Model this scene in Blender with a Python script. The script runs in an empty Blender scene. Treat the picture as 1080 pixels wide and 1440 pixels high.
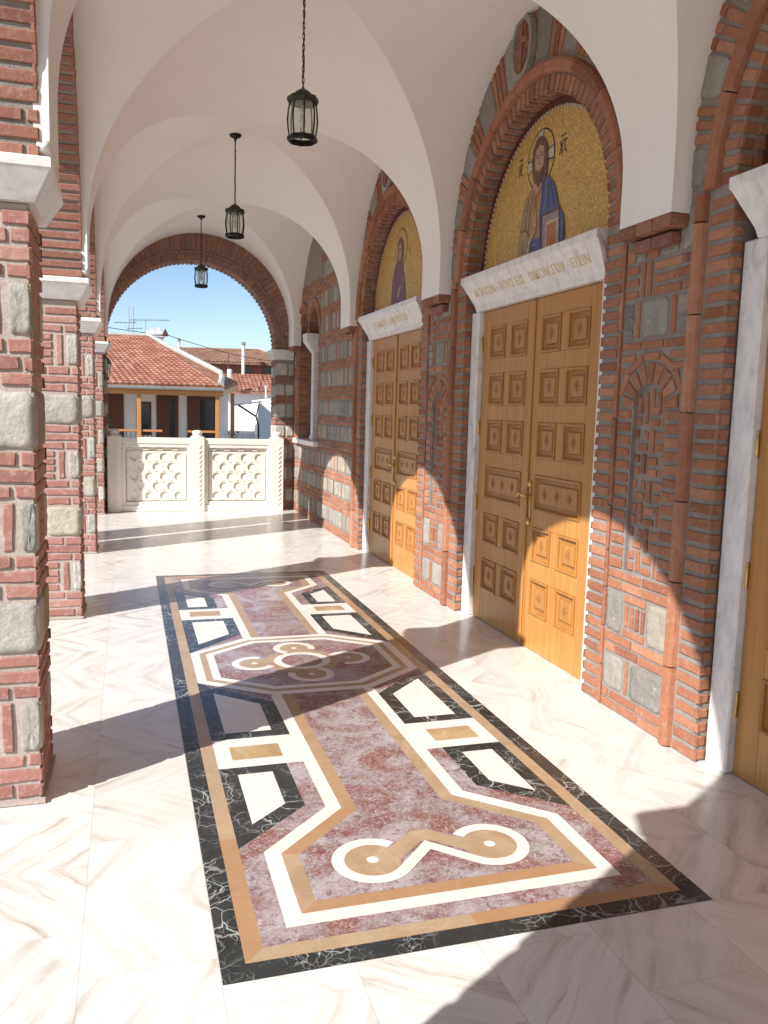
import bpy, math, random
from mathutils import Vector, Matrix

random.seed(7)
SC = bpy.context.scene
COL = SC.collection
PI = math.pi
R = math.radians

# ------------------------------------------------------------------ camera, sky, sun, exposure
def set_camera():
    yaw, pitch, roll, f = 0.3010, -0.1205, 0.0273, 1164.7
    cy, sy = math.cos(yaw), math.sin(yaw)
    fw = Vector((sy*math.cos(pitch), cy*math.cos(pitch), math.sin(pitch)))
    r0 = Vector((cy, -sy, 0)); u0 = r0.cross(fw)
    c, s = math.cos(roll), math.sin(roll)
    r = c*r0 + s*u0; u = -s*r0 + c*u0
    cd = bpy.data.cameras.new('camera')
    co = bpy.data.objects.new('camera', cd); COL.objects.link(co)
    co.matrix_world = Matrix(((r.x, u.x, -fw.x, 0), (r.y, u.y, -fw.y, 0), (r.z, u.z, -fw.z, 1.65), (0, 0, 0, 1)))
    cd.sensor_fit = 'VERTICAL'; cd.sensor_height = 36; cd.sensor_width = 27
    cd.lens = f/1440*36
    cd.clip_start = .05; cd.clip_end = 3000
    SC.camera = co
set_camera()
SUN_EL = R(35.7)
sun_to = Vector((-.859*math.cos(SUN_EL), -.511*math.cos(SUN_EL), math.sin(SUN_EL)))   # towards the sun
world = bpy.data.worlds.new('World'); SC.world = world; world.use_nodes = True
wn = world.node_tree; wn.nodes.clear()
sky = wn.nodes.new('ShaderNodeTexSky'); sky.sky_type = 'NISHITA'; sky.sun_disc = False
sky.sun_elevation = SUN_EL; sky.sun_rotation = math.atan2(sun_to.x, sun_to.y) % (2*PI)
sky.air_density = 1.0; sky.dust_density = .3; sky.ozone_density = 1.9; sky.altitude = 1500
bg = wn.nodes.new('ShaderNodeBackground'); bg.inputs[1].default_value = .082
wo = wn.nodes.new('ShaderNodeOutputWorld')
wn.links.new(sky.outputs[0], bg.inputs[0]); wn.links.new(bg.outputs[0], wo.inputs[0])
sd = bpy.data.lights.new('sun', 'SUN'); sd.energy = 3.85; sd.angle = R(.5); sd.color = (1, .96, .90)
so = bpy.data.objects.new('sun', sd); COL.objects.link(so)
so.rotation_euler = (-sun_to).to_track_quat('-Z', 'Y').to_euler(); so.location = sun_to*40
SC.view_settings.view_transform = 'Standard'; SC.view_settings.look = 'None'
SC.view_settings.exposure = .93; SC.view_settings.gamma = 1
SC.view_settings.use_curve_mapping = False
SC.cycles.use_denoising = True
SC.cycles.max_bounces = 10; SC.cycles.diffuse_bounces = 7; SC.cycles.transparent_max_bounces = 16
SC.cycles.caustics_reflective = False; SC.cycles.caustics_refractive = False

# ------------------------------------------------------------------ helpers: things, meshes
def thing(name, label, cat, loc=(0, 0, 0), group=None):
    o = bpy.data.objects.new(name, None); COL.objects.link(o)
    o.empty_display_size = .2; o.location = loc
    o['label'] = label; o['category'] = cat
    if group: o['group'] = group
    return o

def wloc(o):
    v = Vector((0, 0, 0))
    while o is not None:
        v += o.location; o = o.parent
    return v

class MB:
    def __init__(s): s.v = []; s.f = []; s.m = []
    def add(s, pts, faces, mi=0):
        b = len(s.v); s.v += [tuple(p) for p in pts]
        for f in faces: s.f.append([b+i for i in f]); s.m.append(mi)
    def poly(s, pts, mi=0): s.add(pts, [list(range(len(pts)))], mi)
    def box(s, x0, y0, z0, x1, y1, z1, mi=0):
        s.add([(x0,y0,z0),(x1,y0,z0),(x1,y1,z0),(x0,y1,z0),(x0,y0,z1),(x1,y0,z1),(x1,y1,z1),(x0,y1,z1)],
              [(3,2,1,0),(4,5,6,7),(0,1,5,4),(1,2,6,5),(2,3,7,6),(3,0,4,7)], mi)
    def bbox(s, x0, y0, z0, x1, y1, z1, b=.006, mi=0):
        """box with chamfered edges"""
        s.hull([(x, y, z) for x in (x0, x1) for y in (y0, y1) for z in (z0, z1)], b, mi)
    def hull(s, c, b, mi=0):
        c = [Vector(p) for p in c]; ctr = sum(c, Vector())/len(c)
        pts = []
        for p in c:
            d = [Vector(((-b if p[k] > ctr[k] else b) if k == a else 0 for k in range(3))) for a in range(3)]
            # vertex for each face (face normal axis a): keep axis a, inset others
            for a in range(3):
                q = p.copy()
                for k in range(3):
                    if k != a: q += d[k]
                pts.append(q)
        I = lambda i, a: i*3+a
        # corners index order: x(2) y(2) z(2): i = xi*4+yi*2+zi
        F = []
        for a in range(3):
            o = [k for k in range(3) if k != a]; w = [4, 2, 1]
            for side in (0, 1):
                base = side*w[a]
                F.append([I(base, a), I(base+w[o[0]], a), I(base+w[o[0]]+w[o[1]], a), I(base+w[o[1]], a)])
        for a in range(3):   # edges along axis a
            o = [k for k in range(3) if k != a]; w = [4, 2, 1]
            for s0 in (0, 1):
                for s1 in (0, 1):
                    i = s0*w[o[0]]+s1*w[o[1]]; j = i+w[a]
                    F.append([I(i, o[0]), I(j, o[0]), I(j, o[1]), I(i, o[1])])
        for i in range(8): F.append([I(i, 0), I(i, 1), I(i, 2)])
        s.add(pts, F, mi)
    def prism(s, pts, off, mi=0, caps=True):
        """polygon pts swept by vector off"""
        n = len(pts); off = Vector(off)
        a = [Vector(p) for p in pts]; b = [p+off for p in a]
        F = [(i, (i+1) % n, n+(i+1) % n, n+i) for i in range(n)]
        if caps: F += [list(range(n))[::-1], list(range(n, 2*n))]
        s.add(a+b, F, mi)
    def lathe(s, prof, c=(0, 0, 0), n=16, mi=0, caps=True, rot=0):
        m = len(prof); P = []
        for r, z in prof:
            for k in range(n):
                a = 2*PI*k/n+rot; P.append((c[0]+r*math.cos(a), c[1]+r*math.sin(a), c[2]+z))
        F = [(i*n+k, i*n+(k+1) % n, (i+1)*n+(k+1) % n, (i+1)*n+k) for i in range(m-1) for k in range(n)]
        if caps: F += [list(range(n))[::-1], list(range((m-1)*n, m*n))]
        s.add(P, F, mi)
    def tube(s, path, r, n=8, closed=False, mi=0):
        path = [Vector(p) for p in path]; m = len(path); P = []; up = Vector((.13, .21, .97))
        for i, p in enumerate(path):
            a = path[(i-1) % m] if (closed or i > 0) else p
            b = path[(i+1) % m] if (closed or i < m-1) else p
            t = (b-a).normalized()
            x = t.cross(up)
            if x.length < .1: x = t.cross(Vector((1, .2, 0)))
            x.normalize(); y = t.cross(x)
            rr = r[i] if isinstance(r, (list, tuple)) else r
            for k in range(n):
                an = 2*PI*k/n; P.append(p+x*rr*math.cos(an)+y*rr*math.sin(an))
        F = [(i*n+k, i*n+(k+1) % n, ((i+1) % m)*n+(k+1) % n, ((i+1) % m)*n+k) for i in range(m if closed else m-1) for k in range(n)]
        if not closed: F += [list(range(n))[::-1], list(range((m-1)*n, m*n))]
        s.add(P, F, mi)
    def build(s, name, mats, parent=None, smooth=False, kind=None, label=None, loc=None):
        me = bpy.data.meshes.new(name)
        off = wloc(parent) if parent is not None else Vector(loc or (0, 0, 0))
        me.from_pydata([(a-off.x, b-off.y, c-off.z) for a, b, c in s.v], [], s.f)
        if not isinstance(mats, (list, tuple)): mats = [mats]
        for m in mats: me.materials.append(m)
        me.polygons.foreach_set('material_index', s.m)
        if smooth is True: me.polygons.foreach_set('use_smooth', [True]*len(me.polygons))
        elif smooth: me.polygons.foreach_set('use_smooth', [k in smooth for k in s.m])
        me.update()
        o = bpy.data.objects.new(name, me); COL.objects.link(o)
        if parent is not None: o.parent = parent
        elif loc: o.location = loc
        if kind: o['kind'] = kind
        if label: o['label'] = label
        return o

def copy_tree(o, parent=None):
    c = o.copy(); COL.objects.link(c); c.parent = parent
    for ch in list(o.children): copy_tree(ch, c)
    return c

def tag(o, label, cat, group=None):
    o['label'] = label; o['category'] = cat
    if group: o['group'] = group
    return o

# ------------------------------------------------------------------ helpers: materials
class Sh:
    def __init__(s, name, rough=.8, metal=0, spec=.5):
        s.m = bpy.data.materials.new(name); s.m.use_nodes = True
        s.nt = s.m.node_tree; s.b = s.nt.nodes['Principled BSDF']
        s.b.inputs['Roughness'].default_value = rough; s.b.inputs['Metallic'].default_value = metal
        s.b.inputs['Specular IOR Level'].default_value = spec
        s.tc = None
    def n(s, t): return s.nt.nodes.new('ShaderNode'+t)
    def l(s, a, b):
        if hasattr(a, 'is_output'): s.nt.links.new(a, b)
        else:
            try: b.default_value = a
            except Exception: b.default_value = tuple(a)+(1,)
    def obj(s, scale=(1, 1, 1), rot=(0, 0, 0), loc=(0, 0, 0)):
        if s.tc is None: s.tc = s.n('TexCoord')
        mp = s.n('Mapping'); mp.inputs['Scale'].default_value = scale; mp.inputs['Rotation'].default_value = rot
        mp.inputs['Location'].default_value = loc
        s.l(s.tc.outputs['Object'], mp.inputs['Vector']); return mp.outputs[0]
    def noise(s, scale=5, detail=4, rough=.55, vec=None, dist=0):
        t = s.n('TexNoise'); t.inputs['Scale'].default_value = scale; t.inputs['Detail'].default_value = detail
        t.inputs['Roughness'].default_value = rough; t.inputs['Distortion'].default_value = dist
        s.l(vec if vec is not None else s.obj(), t.inputs['Vector']); return t.outputs['Fac']
    def voro(s, scale=5, vec=None, feature='F1', out='Distance'):
        t = s.n('TexVoronoi'); t.feature = feature; t.inputs['Scale'].default_value = scale
        s.l(vec if vec is not None else s.obj(), t.inputs['Vector']); return t.outputs[out]
    def ramp(s, fac, stops, interp='LINEAR'):
        t = s.n('ValToRGB'); cr = t.color_ramp; cr.interpolation = interp
        while len(cr.elements) < len(stops): cr.elements.new(.5)
        for e, (p, c) in zip(cr.elements, stops): e.position = p; e.color = tuple(c)+(1,) if len(c) == 3 else c
        s.l(fac, t.inputs[0]); return t.outputs[0]
    def mix(s, fac, a, b, mode='MIX'):
        t = s.n('Mix'); t.data_type = 'RGBA'; t.blend_type = mode
        s.l(fac, t.inputs[0]); s.l(a, t.inputs[6]); s.l(b, t.inputs[7]); return t.outputs[2]
    def math(s, op, a, b=0, c=None):
        t = s.n('Math'); t.operation = op; s.l(a, t.inputs[0]); s.l(b, t.inputs[1])
        if c is not None: s.l(c, t.inputs[2])
        return t.outputs[0]
    def island(s):
        g = s.n('NewGeometry'); return g.outputs['Random Per Island']
    def xyz(s, v):
        t = s.n('SeparateXYZ'); s.l(v, t.inputs[0]); return t.outputs
    def comb(s, x, y, z):
        t = s.n('CombineXYZ'); s.l(x, t.inputs[0]); s.l(y, t.inputs[1]); s.l(z, t.inputs[2]); return t.outputs[0]
    def bump(s, h, strength=.3, dist=.01, prev=None):
        t = s.n('Bump'); t.inputs['Strength'].default_value = strength; t.inputs['Distance'].default_value = dist
        s.l(h, t.inputs['Height'])
        if prev is not None: s.l(prev, t.inputs['Normal'])
        s.l(t.outputs[0], s.b.inputs['Normal']); return t.outputs[0]
    def col(s, c): s.l(c, s.b.inputs['Base Color']); return s
    def rough(s, c): s.l(c, s.b.inputs['Roughness'])

M = {}
def plain(key, c, rough=.6, metal=0, var=.12, scale=8, bump=0, spec=.5):
    s = Sh(key, rough, metal, spec)
    d = tuple(max(0, k*(1-var)) for k in c); e = tuple(min(1, k*(1+var)) for k in c)
    f = s.noise(scale, 5)
    s.col(s.ramp(f, [(.3, d), (.7, e)]))
    if bump: s.bump(s.noise(scale*6, 4), bump, .004)
    M[key] = s.m; return s.m

def brick_mat(key, dark, mid, light, bloom, bcol=(.55, .48, .42)):
    s = Sh(key, .88, 0, .2)
    c = s.ramp(s.island(), [(0, dark), (.35, mid), (.7, mid), (1, light)])
    n1 = s.noise(14, 6, .6)
    c = s.mix(s.ramp(n1, [(.35, (0, 0, 0)), (.75, (1, 1, 1))]), c, s.mix(.5, c, dark), 'MIX')
    n2 = s.noise(30, 8, .7)
    c = s.mix(s.math('MULTIPLY', s.ramp(n2, [(.52, (0, 0, 0)), (.75, (1, 1, 1))]), bloom), c, bcol)
    n3 = s.noise(1.3, 3)
    c = s.mix(s.math('MULTIPLY', n3, .35), c, dark)
    s.col(c)
    b = s.bump(s.noise(38, 9, .75), .8, .009)
    s.bump(s.noise(9, 3), .35, .012, b)
    M[key] = s.m
brick_mat('brick', (.235, .105, .078), (.355, .16, .112), (.46, .225, .16), .5)
brick_mat('brick_weathered', (.32, .15, .12), (.445, .215, .172), (.54, .305, .25), .8, (.62, .52, .47))
brick_mat('brick_orange', (.26, .105, .063), (.415, .18, .10), (.54, .265, .155), .5)

def stone_mat(key, stops):
    s = Sh(key, .9, 0, .2)
    c = s.ramp(s.island(), stops)
    n = s.noise(7, 8, .65, dist=.6)
    c = s.mix(s.ramp(n, [(.32, (1, 1, 1)), (.62, (0, 0, 0))]), c, s.mix(.45, c, (.22, .195, .16)))
    n2 = s.noise(22, 6, .7)
    c = s.mix(s.math('MULTIPLY', s.ramp(n2, [(.55, (0, 0, 0)), (.72, (1, 1, 1))]), .5), c, (.62, .58, .51))
    s.col(c)
    b = s.bump(s.noise(24, 9, .75), .9, .022)
    s.bump(s.voro(9), .3, .02, b)
    M[key] = s.m
stone_mat('stone', [(0, (.44, .43, .39)), (.25, (.57, .545, .495)), (.5, (.67, .635, .57)), (.7, (.50, .49, .45)), (.85, (.60, .55, .45)), (.93, (.36, .37, .34)), (1, (.46, .34, .16))])
stone_mat('stone_grey', [(0, (.27, .255, .23)), (.4, (.36, .34, .305)), (.75, (.42, .395, .355)), (1, (.46, .40, .31))])

def mortar_mat(key, a, b):
    s = Sh(key, .95, 0, .1)
    n = s.noise(10, 8, .7)
    s.col(s.ramp(n, [(.3, a), (.7, b)]))
    s.bump(s.noise(60, 6, .7), .8, .008)
    M[key] = s.m
mortar_mat('mortar', (.40, .335, .295), (.54, .465, .41))
mortar_mat('mortar_grey', (.235, .205, .182), (.345, .305, .275))

def plaster_mat():
    s = Sh('plaster', .95, 0, .1)
    n = s.noise(.9, 7, .62)
    c = s.ramp(n, [(.3, (.80, .765, .735)), (.7, (.85, .82, .79))])
    c = s.mix(s.math('MULTIPLY', s.ramp(s.noise(2.2, 8, .7, s.obj(scale=(1, 1, .45)), .8), [(.55, (0, 0, 0)), (.75, (1, 1, 1))]), .22), c, (.66, .60, .54))
    s.col(c)
    b = s.bump(s.noise(70, 5), .12, .004)
    s.bump(s.noise(3.2, 4), .28, .03, b)
    M['plaster'] = s.m
plaster_mat()

def floor_mat():
    s = Sh('floor_marble', .2, 0, .45)
    T = .395
    x, y, z = s.xyz(s.obj())
    xs = s.math('ADD', x, .152); ys = s.math('ADD', y, -2.35)
    ix = s.math('FLOOR', s.math('DIVIDE', xs, T))
    ys = s.math('ADD', ys, s.math('MULTIPLY', s.math('SINE', s.math('MULTIPLY', ix, 2.3)), .31))
    iy = s.math('FLOOR', s.math('DIVIDE', ys, T*2))
    fx = s.math('SUBTRACT', xs, s.math('MULTIPLY', ix, T))
    ty = s.math('PINGPONG', ys, T)
    par = s.math('SUBTRACT', s.math('MULTIPLY', s.math('MODULO', s.math('ABSOLUTE', ix), 2), 2), 1)   # -1 / +1 by column
    # columns mirror the slant of the grain too, so the veins meet in chevrons
    idn = s.math('ADD', s.math('MULTIPLY', ix, 3.71), s.math('MULTIPLY', iy, 7.13))
    sl = s.math('ADD', s.math('MULTIPLY', s.math('FRACT', s.math('MULTIPLY', s.math('SINE', s.math('MULTIPLY', idn, 1.91)), 43.7)), .9), .45)   # slant differs slab by slab
    d = s.math('ADD', fx, s.math('MULTIPLY', ty, sl))
    e = s.math('SUBTRACT', fx, ty)
    warp = s.noise(2.6, 4, .55, s.comb(fx, ty, idn))
    dw = s.math('ADD', d, s.math('MULTIPLY', warp, .15))
    v1 = s.noise(1, 5, .6, s.comb(s.math('MULTIPLY', dw, 11), s.math('MULTIPLY', e, .9), idn))
    v2 = s.noise(1, 3, .5, s.comb(s.math('MULTIPLY', dw, 34), s.math('MULTIPLY', e, 1.6), s.math('ADD', idn, 5)))
    c = s.ramp(v1, [(.27, (.44, .395, .34)), (.37, (.585, .545, .495)), (.46, (.71, .68, .64)), (.58, (.79, .77, .745))])
    th = s.ramp(v2, [(.30, (1, 1, 1)), (.40, (0, 0, 0))])
    msk = s.math('MULTIPLY', th, s.ramp(v1, [(.32, (.9, .9, .9)), (.56, (.2, .2, .2))]))
    c = s.mix(msk, c, (.40, .31, .25))
    tone = s.noise(1, 0, .5, s.comb(s.math('MULTIPLY', ix, 5.3), s.math('MULTIPLY', iy, 9.7), .5))
    c = s.mix(s.math('MULTIPLY', s.ramp(tone, [(.35, (0, 0, 0)), (.7, (1, 1, 1))]), .42), c, (.60, .56, .515))
    blot = s.noise(2.7, 5, .6, None, .5)
    c = s.mix(s.ramp(blot, [(.46, (0, 0, 0)), (.68, (.7, .7, .7))]), c, (.79, .76, .735))
    # thin joints
    jx = s.math('LESS_THAN', s.math('ABSOLUTE', s.math('SUBTRACT', s.math('FRACT', s.math('ADD', s.math('DIVIDE', xs, T), .5)), .5)), .0035)
    jy = s.math('LESS_THAN', s.math('ABSOLUTE', s.math('SUBTRACT', s.math('FRACT', s.math('ADD', s.math('DIVIDE', ys, T), .5)), .5)), .0025)
    j = s.math('MAXIMUM', jx, jy)
    c = s.mix(s.math('MULTIPLY', j, .6), c, (.40, .35, .31))
    s.col(c)
    s.rough(s.ramp(s.noise(4, 4), [(.3, (.16,)*3), (.7, (.27,)*3)]))
    s.bump(s.noise(3, 2), .03, .01)
    M['floor_marble'] = s.m
floor_mat()

def vein_marble(key, base, base2, vein, vscale, width, rough=.22, strength=.8, speck=None, scale=6, tone=None):
    s = Sh(key, rough, 0, .5)
    w = s.noise(3.5, 4, .6)
    vec = s.obj()
    vx, vy, vz = s.xyz(vec)
    wv = s.comb(s.math('ADD', vx, s.math('MULTIPLY', w, .22)), s.math('ADD', vy, s.math('MULTIPLY', s.noise(4.4, 4, .6), .22)), vz)
    f = s.voro(vscale, wv, 'DISTANCE_TO_EDGE')
    f2 = s.voro(vscale*2.7, wv, 'DISTANCE_TO_EDGE')
    n = s.noise(scale, 6, .6, dist=.8)
    c = s.ramp(n, [(.32, base), (.68, base2)])
    m = s.math('MULTIPLY', s.ramp(f, [(0, (1, 1, 1)), (width, (0, 0, 0))]), s.ramp(s.noise(2.5, 3), [(.38, (0, 0, 0)), (.6, (1, 1, 1))]))
    m2 = s.math('MULTIPLY', s.ramp(f2, [(0, (.7, .7, .7)), (width*1.2, (0, 0, 0))]), s.ramp(s.noise(5, 3), [(.45, (0, 0, 0)), (.65, (1, 1, 1))]))
    c = s.mix(s.math('MULTIPLY', s.math('MAXIMUM', m, m2), strength), c, vein)
    if speck:
        n2 = s.noise(26, 7, .75, dist=1.2)
        c = s.mix(s.ramp(n2, [(.50, (0, 0, 0)), (.62, (1, 1, 1))]), c, speck)
    if tone: c = s.mix(s.ramp(s.island(), [(0, (0, 0, 0)), (.62, (.18,)*3), (.85, (.55,)*3), (1, (.8,)*3)]), c, tone)
    s.col(c); M[key] = s.m
vein_marble('black_marble', (.016, .019, .020), (.036, .042, .044), (.62, .63, .61), 9, .026, .2, 1.0, tone=(.05, .042, .036))
vein_marble('tan_marble', (.37, .26, .16), (.48, .36, .24), (.60, .50, .38), 4, .02, .24, .5, tone=(.40, .20, .09))
def breccia():
    s = Sh('purple_marble', .24, 0, .5)
    n1 = s.noise(2.3, 7, .66, dist=1.3)
    c = s.ramp(n1, [(.34, (.21, .06, .05)), (.44, (.25, .105, .095)), (.50, (.28, .195, .20)), (.58, (.375, .315, .33)), (.72, (.45, .40, .42))])
    n2 = s.noise(30, 10, .8, dist=2.0)
    c = s.mix(s.math('MULTIPLY', s.ramp(n2, [(.50, (0, 0, 0)), (.57, (1, 1, 1))]), .6), c, (.50, .44, .45))
    n3 = s.noise(19, 9, .75, s.obj(loc=(3, 7, 1)), 1.6)
    c = s.mix(s.math('MULTIPLY', s.ramp(n3, [(.53, (0, 0, 0)), (.60, (1, 1, 1))]), .75), c, (.15, .06, .06))
    n5 = s.noise(55, 8, .75, s.obj(loc=(9, 2, 4)), 1.5)
    c = s.mix(s.math('MULTIPLY', s.ramp(n5, [(.585, (0, 0, 0)), (.63, (1, 1, 1))]), .8), c, (.70, .63, .60))
    n4 = s.noise(3.2, 5, .55, s.obj(loc=(1, 2, 0)), 2.2)
    c = s.mix(s.math('MULTIPLY', s.ramp(n4, [(.493, (0, 0, 0)), (.5, (1, 1, 1)), (.507, (0, 0, 0))]), .35), c, (.72, .64, .60))
    s.col(c); M['purple_marble'] = s.m
breccia()
vein_marble('white_marble', (.76, .71, .66), (.82, .79, .76), (.62, .52, .42), 2.2, .03, .22, .35, tone=(.74, .68, .60))
vein_marble('ochre_marble', (.38, .24, .10), (.55, .40, .22), (.33, .22, .24), 5, .05, .24, .6)

def grey_vein(key):
    s = Sh(key, .32, 0, .4)
    v = s.obj(scale=(3, 7, 3.2), rot=(R(35), 0, 0))
    n = s.noise(2.4, 7, .62, v, .7)
    c = s.ramp(n, [(.28, (.50, .47, .46)), (.42, (.68, .655, .64)), (.6, (.79, .77, .75))])
    s.col(c); M[key] = s.m
grey_vein('jamb_marble')
plain('carved_marble', (.78, .735, .665), .55, 0, .05, 5, .08)

def wood(key, a, b, c2, rough=.34, axis=2, scale=1.0):
    s = Sh(key, rough, 0, .45)
    sc = [34*scale, 34*scale, 34*scale]; sc[axis] = 1.6*scale
    n = s.noise(1, 6, .65, s.obj(scale=tuple(sc)), .4)
    n2 = s.noise(2.2, 3)
    c = s.ramp(n, [(.28, a), (.5, b), (.74, c2)])
    c = s.mix(s.math('MULTIPLY', n2, .3), c, a)
    c = s.mix(s.math('MULTIPLY', s.island(), .32), c, a)
    s.col(c); s.bump(n, .12, .004); s.rough(s.ramp(s.noise(5, 5), [(.3, (rough*.85,)*3), (.7, (rough*1.35,)*3)])); M[key] = s.m
wood('door_wood', (.38, .162, .038), (.50, .24, .062), (.58, .31, .09))
wood('panel_wood', (.33, .132, .031), (.44, .20, .05), (.52, .26, .074))
wood('carving_wood', (.25, .088, .021), (.33, .13, .033), (.40, .175, .048), .45)
wood('varnished_pine', (.42, .17, .05), (.51, .23, .08), (.57, .285, .11), .4, 0)
wood('dark_brown_wood', (.09, .035, .02), (.13, .05, .026), (.16, .065, .033), .5)

def mosaic_mat(key, stops, sc=85):
    s = Sh(key, .42, .0, .6)
    f = s.voro(sc, None, 'F1', 'Color'); x = s.xyz(f)[0]
    c = s.ramp(x, stops)
    e = s.voro(sc, None, 'DISTANCE_TO_EDGE')
    c = s.mix(s.ramp(e, [(0, (.55,)*3), (.06, (0, 0, 0))]), c, (.16, .10, .05))
    s.col(c); s.bump(e, .3, .003); M[key] = s.m; return s
mosaic_mat('gold_tesserae', [(0, (.42, .225, .055)), (.35, (.56, .325, .08)), (.7, (.64, .39, .105)), (1, (.78, .54, .22))]).b.inputs['Metallic'].default_value = .15
def tess(key, c, var=.3):
    mosaic_mat(key, [(0, tuple(k*(1-var) for k in c)), (1, tuple(min(1, k*(1+var)) for k in c))], 110)
for k, c in dict(t_blue=(.045, .085, .24), t_blue_dark=(.02, .03, .07), t_robe=(.34, .22, .10), t_robe_dark=(.12, .07, .045), t_skin=(.45, .26, .16),
                 t_hair=(.11, .045, .03), t_purple=(.17, .05, .075), t_purple_light=(.30, .12, .15), t_orange=(.42, .15, .05), t_lilac=(.32, .22, .26),
                 t_pale=(.52, .47, .33), t_black=(.025, .018, .015), t_maroon=(.11, .022, .02), t_white=(.62, .56, .48), t_blue_light=(.14, .20, .34)).items(): tess(k, c)

plain('black_iron', (.012, .013, .014), .42, .4, .2)
plain('bronze_green', (.05, .052, .042), .5, .5, .2)
plain('brass', (.62, .40, .14), .28, .9, .1)
plain('gilt', (.66, .50, .22), .5, .2, .15, 40)
plain('groove_dark', (.06, .045, .03), .8)
plain('white_paint', (.86, .845, .82), .8, 0, .05, 2)
plain('grey_metal', (.33, .33, .33), .45, .6)
plain('white_metal', (.75, .74, .72), .45, .1)
plain('concrete', (.44, .42, .39), .9, 0, .15, 6, .2)
plain('yard_paving', (.42, .39, .35), .9, 0, .12, .8, .1)
plain('dark_void', (.02, .015, .012), .9)
plain('window_glass_dark', (.03, .035, .04), .1)

def glass_mat():
    m = bpy.data.materials.new('lantern_glass'); m.use_nodes = True; nt = m.node_tree; nt.nodes.clear()
    t = nt.nodes.new('ShaderNodeBsdfTransparent'); t.inputs[0].default_value = (.93, .95, .92, 1)
    g = nt.nodes.new('ShaderNodeBsdfGlossy'); g.inputs['Roughness'].default_value = .04; g.inputs[0].default_value = (.9, .95, .92, 1)
    d = nt.nodes.new('ShaderNodeBsdfDiffuse'); d.inputs[0].default_value = (.86, .86, .82, 1)
    a = nt.nodes.new('ShaderNodeMixShader'); a.inputs[0].default_value = .07
    b = nt.nodes.new('ShaderNodeMixShader'); b.inputs[0].default_value = .16
    o = nt.nodes.new('ShaderNodeOutputMaterial')
    nt.links.new(t.outputs[0], a.inputs[1]); nt.links.new(g.outputs[0], a.inputs[2])
    nt.links.new(a.outputs[0], b.inputs[1]); nt.links.new(d.outputs[0], b.inputs[2]); nt.links.new(b.outputs[0], o.inputs[0])
    M['lantern_glass'] = m
glass_mat()

def roof_mat(key, a, b, c2, rows=3.0, cols=4.6):
    s = Sh(key, .85, 0, .2)
    x, y, z = s.xyz(s.obj())
    u = s.math('MULTIPLY', s.math('ADD', x, s.math('MULTIPLY', y, .12)), cols)
    v = s.math('MULTIPLY', s.math('ADD', z, s.math('MULTIPLY', y, .35)), rows*2)
    fv = s.math('FRACT', v); iv = s.math('FLOOR', v)
    fu = s.math('FRACT', u); iu = s.math('FLOOR', u)
    rnd = s.n('TexWhiteNoise'); rnd.noise_dimensions = '2D'
    s.l(s.comb(iu, iv, 0), rnd.inputs['Vector'])
    c = s.ramp(rnd.outputs['Value'], [(0, a), (.5, b), (1, c2)])
    c = s.mix(s.math('MULTIPLY', s.noise(1.5, 5), .45), c, a)
    s.col(c)
    M[key] = s.m
roof_mat('roof_tile', (.29, .125, .08), (.375, .175, .115), (.45, .25, .175))
roof_mat('roof_tile_old', (.23, .125, .085), (.30, .17, .115), (.37, .23, .165))

# ------------------------------------------------------------------ masonry kit
rnd = random.Random(11)
def plane(O, U, N, V=(0, 0, 1)):
    O, U, N, V = Vector(O), Vector(U), Vector(N), Vector(V)
    return lambda u, v, d: O+U*u+V*v+N*d

def inset(pts, b):
    n = len(pts); out = []
    area = sum(pts[i][0]*pts[(i+1) % n][1]-pts[(i+1) % n][0]*pts[i][1] for i in range(n))
    sg = 1 if area > 0 else -1
    for i in range(n):
        p0, p1, p2 = pts[i-1], pts[i], pts[(i+1) % n]
        def nrm(a, c):
            dx, dy = c[0]-a[0], c[1]-a[1]; L = math.hypot(dx, dy) or 1e-9
            return (-dy/L*sg, dx/L*sg)
        a, c = nrm(p0, p1), nrm(p1, p2)
        k = max(.35, 1+a[0]*c[0]+a[1]*c[1])
        out.append((p1[0]+(a[0]+c[0])/k*b, p1[1]+(a[1]+c[1])/k*b))
    return out

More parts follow.
